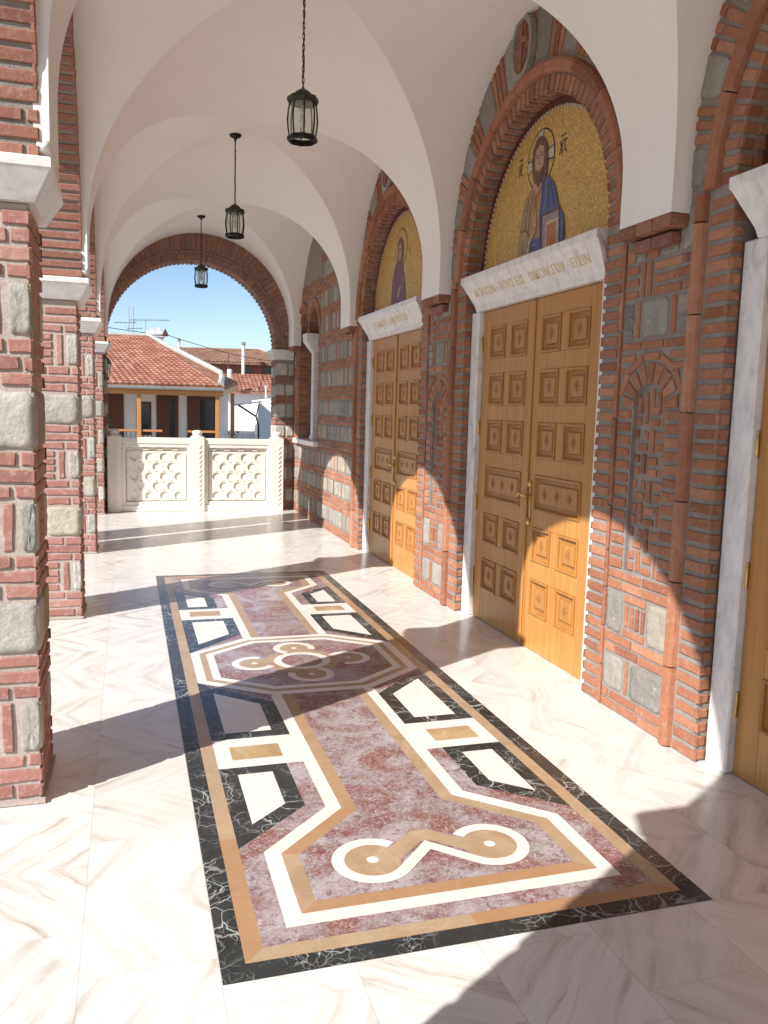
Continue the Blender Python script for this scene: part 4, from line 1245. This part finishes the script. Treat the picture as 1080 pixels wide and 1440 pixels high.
# ------------------------------------------------------------------ end wall with its big arch
def end_wall():
    t = thing('end_wall', 'end wall of the porch with one big round brick arch open to the sky', 'wall', (1.0, ENDY0, 0))
    rnd.seed(400)
    XA, XB = -.305, 2.29; cx = (XA+XB)/2; r = (XB-XA)/2; z0 = 2.60; i = .012; y0, y1 = ENDY0, ENDY1
    w = MB(); n = 40
    for y in (y0+i, y1-i):
        for k in range(n):
            p, q = PI*k/n, PI*(k+1)/n
            w.poly([(cx+(r+i)*math.cos(p), y, z0+(r+i)*math.sin(p)), (cx+(r+i)*math.cos(q), y, z0+(r+i)*math.sin(q)), (cx+(r+i)*math.cos(q), y, TOP), (cx+(r+i)*math.cos(p), y, TOP)])
        w.poly([(XB+i, y, 0), (XW+.01, y, 0), (XW+.01, y, TOP), (XB+i, y, TOP)])
        w.poly([(XO, y, 0), (XA-i, y, 0), (XA-i, y, TOP), (XO, y, TOP)])
    for k in range(n):
        p, q = PI*k/n, PI*(k+1)/n
        w.poly([(cx+(r+i)*math.cos(p), y0+i, z0+(r+i)*math.sin(p)), (cx+(r+i)*math.cos(p), y1-i, z0+(r+i)*math.sin(p)), (cx+(r+i)*math.cos(q), y1-i, z0+(r+i)*math.sin(q)), (cx+(r+i)*math.cos(q), y0+i, z0+(r+i)*math.sin(q))])
    for x in (XB+i, XA-i): w.poly([(x, y0+i, 0), (x, y1-i, 0), (x, y1-i, z0), (x, y0+i, z0)])
    w.poly([(XO, y0+i, 0), (XO, y1-i, 0), (XO, y1-i, TOP), (XO, y0+i, TOP)])
    ms = Mas(); FF = plane((0, y0+i, 0), (1, 0, 0), (0, -1, 0))
    ms.F = FF
    N = int(PI*(r+.16)/.075)
    ms.voussoirs(cx, z0, r+.165, r+.43, 0, PI, .075, .74, .016)
    ms.voussoirs(cx, z0, r+.115, r+.15, 0, PI, .2, .95, .020)
    ms.voussoirs(cx, z0, r, r+.10, 0, PI, .066, .72, .012)
    rr = r+i
    ms.F = lambda u, v, d: Vector((cx+(rr-d)*math.cos(v), y0+u, z0+(rr-d)*math.sin(v)))
    N = int(PI*r/.066)
    for k in range(N):
        a, b = PI*(k+.17)/N, PI*(k+.83)/N
        ms.bpoly([(.0, a), (.21, a), (.21, b), (0, b)], None, .0035); ms.bpoly([(.23, a), (.45, a), (.45, b), (.23, b)], None, .0035)
    # the two piers below the springing
    def pf(F, wd):
        ms.F = F; v = .02; k = 0
        while v < 2.38:
            for c in range(2):
                ms.course(0, wd, v, .045, .19); v += .062
            hh = rnd.uniform(.17, .22)
            if v+hh > 2.44: continue
            u = 0
            while u < wd-.03:
                e = min(wd, u+rnd.uniform(.12, .22))
                if wd-e < .05: e = wd
                ms.stone(u+.003, v, e-.003, v+hh, .014); u = e+.012
            v += hh+.016
    pf(plane((XB, y0+i, 0), (1, 0, 0), (0, -1, 0)), XW-XB)
    pf(plane((XO, y0+i, 0), (1, 0, 0), (0, -1, 0)), XA-XO)
    pf(plane((XB+i, y1, 0), (0, -1, 0), (-1, 0, 0)), y1-y0)
    pf(plane((XA-i, y0, 0), (0, 1, 0), (1, 0, 0)), y1-y0)
    ms.out(t, w, 'brick', 'stone', 'mortar_grey')
    im = MB()
    def impost(xa, xb_, za=2.44, zb=2.60):
        c = .06
        def fr(e, z): return [(xa-e*(xa != XO), y0-e, z), (xb_+e*(xb_ < 2.5), y0-e, z), (xb_+e*(xb_ < 2.5), y1+e, z), (xa-e*(xa != XO), y1+e, z)]
        L = [fr(.008, za), fr(c, zb-.04), fr(c, zb)]
        P = [p for q in L for p in q]
        im.add(P, [(k*4+j, k*4+(j+1) % 4, (k+1)*4+(j+1) % 4, (k+1)*4+j) for k in range(2) for j in range(4)]+[(3, 2, 1, 0), (8, 9, 10, 11)])
    impost(XB, XW-.02); impost(XA-.03, XA)
    im.build('impost', M['jamb_marble'], t)
end_wall()

# ------------------------------------------------------------------ carved balustrade under the end arch
def balustrade():
    t = thing('balustrade', 'cream carved marble balustrade closing the far end of the porch', 'balustrade', (1.0, 13.4, 0))
    xs = [-.205, 1.045, 2.30]; y0, y1 = 13.34, 13.47
    H = 1.16
    for x in xs:
        p = MB(); w_ = .105
        p.bbox(x-w_, y0-.045, 0.001, x+w_, y1+.045, H+.012, .008)
        p.lathe([(.10, 0), (.105, .014), (.075, .024), (.066, .034), (.08, .052), (.084, .07), (.07, .095), (.04, .108), (.005, .112)], (x, (y0+y1)/2, H+.011), 18)
        po = p.build('baluster_post', M['carved_marble'], t)
        c = MB()
        z = .10
        while z < 1.06:      # plaited chip carving up the post
            for s_ in (-1, 1):
                a = x+s_*.030
                c.prism([(a-.026, y0-.0452, z+(.0 if s_ > 0 else .045)), (a-.014, y0-.0452, z-.012+(.0 if s_ > 0 else .045)), (a+.026, y0-.0452, z+.045-(0 if s_ > 0 else .045)), (a+.014, y0-.0452, z+.057-(0 if s_ > 0 else .045))], (0, -.010, 0))
            z += .075
        c.build('plait_carving', M['carved_marble'], po)
    for k in range(2):
        xa, xb_ = xs[k]+.107, xs[k+1]-.107
        p = MB()
        p.bbox(xa-.004, y0-.005, H-.10, xb_+.004, y1+.005, H-.005, .008)       # top rail
        p.bbox(xa-.004, y0-.01, .001, xb_+.004, y1+.01, .10, .008)
        fy = y0+.02
        p.box(xa, fy+.035, .10, xb_, y1-.01, H-.10)       # back of the panel
        # frame
        fi = .055
        p.bbox(xa, fy-.012, .10, xa+fi, fy+.034, H-.10, .006); p.bbox(xb_-fi, fy-.012, .10, xb_, fy+.034, H-.10, .006)
        p.bbox(xa+fi+.0005, fy-.012, .1005, xb_-fi-.0005, fy+.034, .1+fi, .006); p.bbox(xa+fi+.0005, fy-.012, H-.1-fi, xb_-fi-.0005, fy+.034, H-.1005, .006)
        # pierced face: staggered round sinkings
        X0, X1, Z0, Z1 = xa+fi+.02, xb_-fi-.02, .1+fi+.02, H-.1-fi-.02
        R_, C_ = 5, 4; ch = (Z1-Z0)/(R_+.35); cw = (X1-X0)/C_
        rd = min(cw, ch)*.42; yf, yb_ = fy+.014, fy+.034
        def cell(x0, x1, z0, z1, hole=True):
            cx, cz = (x0+x1)/2, (z0+z1)/2
            if not hole:
                p.poly([(x0, yf, z0), (x1, yf, z0), (x1, yf, z1), (x0, yf, z1)]); return
            n = 24; O, I = [], []
            for q in range(n):
                a = 2*PI*q/n+PI/4; c, s_ = math.cos(a), math.sin(a); m = max(abs(c)/((x1-x0)/2), abs(s_)/((z1-z0)/2))
                O.append((cx+c/m, cz+s_/m)); I.append((cx+rd*c, cz+rd*s_))
            for q in range(n):
                e = (q+1) % n
                p.poly([(O[q][0], yf, O[q][1]), (O[e][0], yf, O[e][1]), (I[e][0], yf, I[e][1]), (I[q][0], yf, I[q][1])])
                p.poly([(I[q][0], yf, I[q][1]), (I[e][0], yf, I[e][1]), (I[e][0], yb_, I[e][1]), (I[q][0], yb_, I[q][1])])
        for r_ in range(R_):
            za, zb = Z0+r_*ch, Z0+(r_+1)*ch
            if r_ % 2 == 0:
                for c in range(C_-0):
                    cell(X0+c*cw, X0+(c+1)*cw, za, zb)
            else:
                cell(X0, X0+cw/2, za, zb, False); cell(X1-cw/2, X1, za, zb, False)
                for c in range(C_-1): cell(X0+(c+.5)*cw, X0+(c+1.5)*cw, za, zb)
        # half scallops along the top
        p.poly([(X0, yf, Z0+R_*ch), (X1, yf, Z0+R_*ch), (X1, yf, Z0+R_*ch+.012), (X0, yf, Z0+R_*ch+.012)])
        for c in range(C_):
            p.box(X0+c*cw+.01, yf, Z1-.022, X0+(c+.45)*cw, yb_, Z1-.0)
        p.build('carved_panel', M['carved_marble'], t)
balustrade()

# ------------------------------------------------------------------ hanging lanterns
LAMP_GROUP = 'black iron lanterns hanging from the vault'
def lantern():
    """built with its canopy plate at the origin height 0, hanging down"""
    t = thing('hanging_lantern', 'black iron lantern with curved glass panes on the longest visible chain, nearest the viewer', 'lantern', (0, 0, 0), LAMP_GROUP)
    DROP = .66
    c = MB(); c.lathe([(.062, 0), (.062, -.012), (.05, -.026), (.02, -.034), (.012, -.05), (.007, -.07)], (0, 0, 0), 16)
    c.build('ceiling_canopy', M['black_iron'], t, smooth=True)
    ch = MB(); z = -.066; k = 0
    while z > -DROP+.012:
        L, Wd = .042, .017
        pts = []
        for q in range(14):
            a = 2*PI*q/14
            u = Wd/2*math.cos(a); v = (L/2-Wd/2)*(1 if math.sin(a) > 0 else -1)+Wd/2*math.sin(a)
            pts.append((u if k % 2 == 0 else u*.25, u*.25 if k % 2 == 0 else u, z-L/2+v))
        ch.tube(pts, .0028, 6, True); z -= .0325; k += 1
    wob = [(.006*math.sin(q*1.7), .006*math.cos(q*1.3), -.06-(DROP-.06)*q/16) for q in range(17)]
    ch.tube(wob, .0026, 6)
    ch.build('chain', M['black_iron'], t, smooth=True)
    b = -DROP
    cp = MB()
    cp.lathe([(.006, .012), (.014, 0), (.03, -.008), (.055, -.026), (.064, -.044)], (0, 0, b), 20)
    cp.lathe([(.064, -.043), (.102, -.052), (.106, -.068), (.098, -.088), (.086, -.092)], (0, 0, b), 8, rot=PI/8)
    cp.build('cap', M['bronze_green'], t)
    br = MB(); gl = MB()
    pr = [(.088, -.09), (.096, -.14), (.1, -.19), (.097, -.235), (.088, -.285)]
    for q in range(8):
        a = q*PI/4+PI/8
        br.tube([(r_*math.cos(a), r_*math.sin(a), b+z_) for r_, z_ in pr], .0052, 6)
        e = a+PI/4
        for (r0, z0), (r1, z1) in zip(pr, pr[1:]):
            r0 -= .003; r1 -= .003
            gl.poly([(r0*math.cos(a), r0*math.sin(a), b+z0), (r0*math.cos(e), r0*math.sin(e), b+z0), (r1*math.cos(e), r1*math.sin(e), b+z1), (r1*math.cos(a), r1*math.sin(a), b+z1)])
    br.build('cage_bars', M['black_iron'], t, smooth=True)
    gl.build('glass_panes', M['lantern_glass'], t)
    bs = MB()
    n = 8
    prb = [(.088, -.284), (.098, -.288), (.104, -.30), (.1, -.318), (.09, -.322), (.086, -.314), (.084, -.29), (.088, -.284)]
    bs.lathe(prb, (0, 0, b), 8, caps=False, rot=PI/8)
    for q in range(4):
        a = q*PI/4+PI/8
    bs.build('bottom_ring', M['black_iron'], t)
    lp = MB(); lp.lathe([(.016, -.10), (.017, -.15), (.011, -.155)], (0, 0, b), 12); lp.lathe([(.011, -.155), (.022, -.18), (.024, -.205), (.012, -.23), (.002, -.235)], (0, 0, b), 14)
    lp.build('bulb', M['white_metal'], t, smooth=True)
    return t
L0 = lantern()
spots = [(1.073, 5.42, 4.312), (1.035, 8.6, 4.312), (1.01, 12.3, 4.312)]
llab = [None, 'black iron lantern on a chain, the middle of the three lanterns down the porch', 'smallest looking black lantern, hanging against the sky in front of the end arch']
for k, (x, y, z) in enumerate(spots):
    o = L0 if k == 0 else copy_tree(L0)
    o.location = (x, y, z); o.scale = (.95, .95, 1); o.rotation_euler = (0, 0, .3+k*.25)
    if llab[k]: o['label'] = llab[k]

# ------------------------------------------------------------------ outside: lamp post, houses, masts
def lamp_post():
    t = thing('lamp_post', 'black lamp post with a glass lantern standing just outside the end arch on the left', 'lamp post', (-.35, 15.0, -.5))
    p = MB(); p.lathe([(.07, 0), (.07, .12), (.04, .2), (.032, .9), (.028, 2.55), (.05, 2.57), (.05, 2.6)], (-.35, 15, -.5), 12); p.build('post', M['black_iron'], t, smooth=True)
    b = MB(); g_ = MB()
    for q in range(6):
        a = q*PI/3; e = a+PI/3
        b.tube([(-.35+.045*math.cos(a), 15+.045*math.sin(a), 2.1), (-.35+.08*math.cos(a), 15+.08*math.sin(a), 2.33)], .008, 5)
        g_.poly([(-.35+.043*math.cos(a), 15+.043*math.sin(a), 2.1), (-.35+.043*math.cos(e), 15+.043*math.sin(e), 2.1), (-.35+.078*math.cos(e), 15+.078*math.sin(e), 2.33), (-.35+.078*math.cos(a), 15+.078*math.sin(a), 2.33)])
    b.lathe([(.1, 2.33), (.09, 2.35), (.045, 2.42), (.01, 2.46), (.004, 2.5)], (-.35, 15, 0), 6)
    b.build('lantern_head', M['black_iron'], t); g_.build('glass_panes', M['lantern_glass'], t)
lamp_post()

def slab_roof(mb, pts, th=.09, mi=0):
    mb.prism(pts, (0, 0, -th), mi)

def tile_ridges(mb, e0, e1, r0, r1, nrow, wave=.3):
    """rows of pan tiles as real half-round ribs running down the slope from ridge r0-r1 to eave e0-e1"""
    e0, e1, r0, r1 = map(Vector, (e0, e1, r0, r1))
    nr = nrow
    L = (e1-e0).length; nc = int(L/.17)
    up = (e1-e0).cross(r0-e0).normalized()
    if up.z < 0: up = -up
    for i in range(nr):
        va, vb = i/nr, (i+1)/nr+.02
        a0, a1 = e0.lerp(r0, va), e1.lerp(r1, va); b0, b1 = e0.lerp(r0, min(1, vb)), e1.lerp(r1, min(1, vb))
        P = []; m = nc*4
        for k in range(m+1):
            u = k/m; h = .028*abs(math.sin(PI*u*nc))
            P.append(a0.lerp(a1, u)+up*(h+.045)); P.append(b0.lerp(b1, u)+up*(h+.012))
        base = len(P)
        for k in range(m+1):
            P.append(P[2*k]-up*.05)
        mb.add(P, [(2*k, 2*k+2, 2*k+3, 2*k+1) for k in range(m)]+[(2*k, 2*k+2, base+k+1, base+k) for k in range(m)])

def veranda_house():
    t = thing('veranda_house', 'low house with an orange tiled roof and a veranda on varnished timber posts', 'house', (0, 26, -.5))
    # walls behind the veranda
    w = MB(); yw = 26.0
    w.box(-4, yw, -.5, 2.95, 30, 2.32); w.build('wall', M['white_paint'], t)
    A = Vector((2.52, 23.5, 2.20)); Lf = Vector((-4.5, 23.5, 2.16)); R1 = Vector((-4.2, 27.6, 3.74)); R2 = Vector((.62, 27.6, 3.79)); Bk = Vector((3.45, 27.6, 2.48)); K = Vector((2.66, 25.2, 2.60))
    r = MB()
    r.poly([Lf, A, K, R2, R1]); r.poly([A, Bk, R2, K]); r.poly([R1, R2, Vector((3.2, 31.5, 2.3)), Vector((-4.2, 31.5, 2.3))]); r.poly([R2, Bk, Vector((3.2, 31.5, 2.3))])
    d = Vector((0, 0, -.10))
    r.poly([Lf+d, A+d, Bk+d, Vector((-4.2, 27.6, 2.2))]); r.poly([Lf, A, A+d, Lf+d]); r.poly([A, Bk, Bk+d, A+d])
    tile_ridges(r, Lf, A, R1, R2, 25)
    rf = r.build('roof', M['roof_tile'], t)
    cap = MB()
    cap.tube([R1+Vector((0, 0, .03)), R2+Vector((0, 0, .03))], .075, 8)
    cap.tube([R2+Vector((0, 0, .04)), R2.lerp(K, .5)+Vector((0, 0, .05)), K+Vector((0, 0, .05)), A.lerp(K, .5)+Vector((0, 0, .06)), A+Vector((-.05, .1, .05))], [.08, .08, .085, .09, .10], 8)
    cap.build('ridge_capping', M['concrete'], rf)
    b = MB(); b.bbox(-4.5, 23.55, 1.94, 2.54, 23.68, 2.13, .01)
    b.prism([(2.45, 23.7, 1.96), (2.55, 23.7, 1.96), (3.45, 27.5, 2.24), (3.35, 27.5, 2.24)], (0, 0, .16))
    b.build('eaves_beam', M['varnished_pine'], t)
    for x, y in ((-3.0, 23.62), (-1.35, 23.62), (.29, 23.62), (2.39, 23.62), (2.95, 26.6), (3.24, 27.3)):
        p = MB(); p.bbox(x-.055, y-.055, -.5, x+.055, y+.055, 1.95 if y < 24 else 2.1, .008); p.build('veranda_post', M['varnished_pine'], t)
    dk = MB(); dk.box(-4.4, 23.5, -.5, 3.4, 26, -.18); dk.build('veranda_floor', M['concrete'], t)
    for x0, x1, z1, m_ in ((-.95, -.12, 2.0, 'dark_brown_wood'), (.82, 1.46, 2.05, 'dark_brown_wood'), (1.72, 2.62, 2.05, 'dark_brown_wood')):
        dd = MB(); dd.bbox(x0, yw-.05, -.18, x1, yw-.004, z1, .008); do = dd.build('door', M[m_], t)
        g_ = MB()
        if x0 > 0: g_.box(x0+.38, yw-.056, .3, x1-.1, yw-.0505, 1.85)
        else: g_.box(x0+.1, yw-.056, .2, x1-.1, yw-.0505, .25)
        g_.build('pane', M['window_glass_dark'], do)
    for x0, x1 in ((-1.3, .23), (.35, .9), (1.58, 2.33)):
        r1 = MB()
        r1.bbox(x0, 23.60, .93, x1, 23.66, .99, .006)
        x = x0+.05
        while x < x1: r1.box(x-.008, 23.622, -.2, x+.008, 23.638, .94, 1); x += .11
        r1.build('railing', [M['varnished_pine'], M['black_iron']], t)
    for x0, x1 in ((.30, .62),):
        wf = MB(); wf.bbox(x0-.05, yw-.03, .75, x1+.05, yw-.006, 1.75, .006); fo = wf.build('window', M['dark_brown_wood'], t)
        pn = MB(); pn.box(x0, yw-.036, .80, x1, yw-.0305, 1.70); pn.build('pane', M['window_glass_dark'], fo)
    gt = MB(); gt.tube([(-4.4, 23.42, 2.10), (2.55, 23.42, 2.13)], .045, 8); gt.build('gutter', M['grey_metal'], t)
    return t
veranda_house()
rp = random.Random(5)
pp = thing('potted_plant', 'dark leafy pot plant on the veranda floor at its right end', 'plant', (3.05, 26.2, -.18))
m = MB(); m.lathe([(.10, 0), (.14, .3), (.15, .32)], (3.05, 26.2, -.18), 12); m.build('pot', M['roof_tile_old'], pp)
plain('leaf_green', (.035, .07, .02), .6, 0, .4, 9)
m = MB()
for k in range(110):
    a = rp.uniform(0, 6.28); e = rp.uniform(.2, 1.4); L = rp.uniform(.25, 1.25)
    p = Vector((3.05+.35*L*math.cos(a)*math.cos(e), 26.2+.35*L*math.sin(a)*math.cos(e), .12+L*math.sin(e)*.9))
    d = Vector((math.cos(a+rp.uniform(-1, 1)), math.sin(a+rp.uniform(-1, 1)), rp.uniform(-.6, .6)))*rp.uniform(.07, .13); w_ = d.cross(Vector((rp.uniform(-1, 1), .3, 1))).normalized()*.03
    m.poly([p, p+d*.5+w_, p+d, p+d*.5-w_])
m.build('foliage', M['leaf_green'], pp)

# chimney with its little roof, behind the ridge
t = thing('roof_chimney', 'small white chimney with a gabled cap behind the ridge of the veranda house', 'chimney', (.9, 29, 2.4))
m = MB(); m.box(.66, 28.8, 2.4, 1.14, 29.2, 3.90); m.build('stack', M['white_metal'], t)
m = MB(); m.prism([(.56, 28.7, 3.93), (1.16, 28.7, 3.98), (1.02, 28.7, 4.2), (.62, 28.7, 4.14)], (.08, .7, 0)); m.box(.6, 28.72, 3.9, 1.2, 29.3, 3.932)
m.build('gabled_cap', M['white_metal'], t)
m = MB(); m.prism([(1.10, 28.69, 3.95), (1.31, 28.69, 3.96), (1.2, 28.69, 4.18)], (0, .5, 0)); m.build('gable_end', M['dark_brown_wood'], t)

def mast(x, y, z0, z1, booms, name, label):
    t = thing(name, label, 'antenna', (x, y, z0))
    m = MB(); m.tube([(x, y, z0), (x, y, z1)], .014, 6); m.build('mast', M['grey_metal'], t)
    m = MB()
    for za, xa, xb_, n_, tl in booms:
        m.tube([(xa, y, za), (xb_, y, za+.06*(xb_-xa)/1.2)], .012, 5)
        for q in range(n_):
            u = (q+.5)/n_; xx = xa+(xb_-xa)*u; zz = za+.06*(xb_-xa)/1.2*u
            m.tube([(xx, y-tl, zz-.07), (xx, y+tl, zz+.07)], .006, 4)
    m.build('aerial_boom', M['grey_metal'], t)
mast(.06, 29, 2.6, 4.87, [(4.30, -.42, .30, 5, .3)], 'tv_antenna', 'thin antenna mast, left one of the close pair above the tiled roof')
mast(.20, 29.05, 2.6, 4.87, [(4.14, -.02, .50, 4, .3)], 'tv_antenna', 'thin antenna mast, right one of the close pair above the tiled roof')
mast(.59, 29.1, 2.6, 4.48, [(4.42, .08, 1.36, 12, .16)], 'tv_antenna', 'antenna mast with a long horizontal boom beside the white chimney')

def brick_house():
    t = thing('brick_house', 'long house with a weathered tiled roof over a dark brick wall behind the veranda house', 'house', (5, 38, -.5))
    w = MB(); w.box(1.0, 38, -.5, 7.4, 44, 3.62); w.build('wall', M['brick'], t)
    r = MB(); e0, e1, r0, r1 = Vector((.8, 37.6, 3.60)), Vector((7.3, 37.6, 3.66)), Vector((1.2, 41, 4.30)), Vector((6.1, 41, 4.42))
    r.poly([e0, e1, r1, r0]); r.poly([e1, Vector((7.6, 44.4, 3.6)), r1]); r.poly([r0, r1, Vector((7.6, 44.4, 3.6)), Vector((.8, 44.4, 3.6))])
    d = Vector((0, 0, -.08)); r.poly([e0, e1, e1+d, e0+d])
    tile_ridges(r, e0, e1, r0, r1, 12)
    rf = r.build('roof', M['roof_tile_old'], t)
    c = MB(); c.tube([r0+Vector((0, 0, .03)), r1+Vector((0, 0, .03)), e1+Vector((0, 0, .05))], .07, 6); c.build('ridge_capping', M['roof_tile_old'], rf)
    for x in (5.0, 5.9):
        b = MB(); b.box(x, 37.97, 3.15, x+.35, 37.995, 3.5); b.build('window', M['window_glass_dark'], t)
brick_house()

def shed():
    t = thing('lean_to_house', 'low tiled building with a whitewashed wall at the right of the end arch', 'house', (5, 34, -.5))
    r = MB(); e0, e1, r0, r1 = Vector((3.4, 33.6, 2.28)), Vector((8.5, 33.6, 2.36)), Vector((3.4, 35.4, 3.02)), Vector((8.5, 35.4, 3.08))
    r.poly([e0, e1, r1, r0]); d = Vector((0, 0, -.08)); r.poly([e0, e1, e1+d, e0+d]); r.poly([r0, r1, Vector((8.5, 37, 2.6)), Vector((3.4, 37, 2.6))])
    tile_ridges(r, e0, e1, r0, r1, 9)
    r.build('roof', M['roof_tile'], t)
    w = MB(); w.box(3.5, 33.9, -.5, 8.4, 36.9, 2.32); w.build('wall', M['white_paint'], t)
shed()

def white_house():
    t = thing('white_outbuilding', 'small whitewashed outbuilding with a sloping parapet beside the veranda', 'outbuilding', (5.8, 31.5, -.5))
    k = 31.5/29
    w = MB(); w.prism([(4.34*k, 31.5, -.5), (9, 31.5, -.5), (9, 31.5, 2.3), (4.95*k, 31.5, 2.05), (4.34*k, 31.5, 1.95)], (0, 1.8, 0)); w.build('wall', M['white_paint'], t)
    w = MB(); w.prism([(3.4, 32.6, -.5), (4.34*k-.01, 32.6, -.5), (4.34*k-.01, 32.6, 1.8), (3.4, 32.6, 1.78)], (0, .2, 0)); w.build('yard_wall', M['white_paint'], t)
    r = MB(); r.prism([(3.7, 30.6, 1.72), (4.70, 30.6, 1.87), (4.70, 30.6, 1.91), (3.7, 30.6, 1.76)], (0, .85, 0)); r.build('tin_canopy', M['grey_metal'], t)
    p = MB(); p.tube([(3.85, 30.7, 1.75), (4.5, 30.7, 1.35), (4.6, 30.7, 1.0), (4.58, 30.7, -.5)], .035, 6); p.tube([(4.5, 30.7, 1.35), (4.62, 30.7, 1.85)], .025, 6); p.build('canopy_bracket', M['black_iron'], t)
    c = MB(); c.lathe([(.035, 0), (.035, .42), (.05, .43), (.05, .47)], (5.05, 31.9, 2.05), 8); c.build('vent_pipe', M['white_metal'], t)
white_house()

def pipe(x, y, z0, z1, r_, label):
    t = thing('flue_pipe', label, 'flue', (x, y, z0))
    m = MB(); m.lathe([(r_, 0), (r_, z1-z0)], (x, y, z0), 12); m.build('pipe', M['white_metal'], t, smooth=False)
    m = MB(); m.lathe([(r_*1.15, 0), (r_*1.3, .05), (r_*1.3, .12), (r_*.6, .15)], (x, y, z1), 12); m.build('cowl', M['grey_metal'], t)
pipe(2.11, 37.0, 3.0, 4.38, .055, 'short white flue pipe at the left end of the far brick house roof')
pipe(4.85, 37.0, 2.9, 4.36, .075, 'tall pale flue pipe in front of the far brick house wall')
t = thing('chimney_pot', 'squat white chimney pot with a thin rusty flue on the low roof', 'chimney', (3.82, 33.2, 2.2))
m = MB(); m.lathe([(.09, 0), (.085, .70), (.1, .72), (.1, .80), (.07, .84)], (3.82, 33.2, 2.3), 12); m.build('pot', M['white_metal'], t)
m = MB(); m.tube([(3.77, 33.2, 2.4), (3.77, 33.2, 3.70)], .022, 6); m.build('flue', M['dark_brown_wood'], t)
def cable(a, b, sag, label):
    m = MB(); a, b = Vector(a), Vector(b)
    m.tube([a.lerp(b, k/14)+Vector((0, 0, -sag*4*(k/14)*(1-k/14))) for k in range(15)], .012, 5)
    o = m.build('overhead_cable', M['black_iron']); tag(o, label, 'cable')
cable((-6, 30, 5.0), (1.1, 29, 3.98), .1, 'overhead wire sloping down from the left to the white chimney')
cable((1.3, 29.2, 4.0), (9, 42, 3.95), .25, 'overhead wire running right from the white chimney across the roofs')
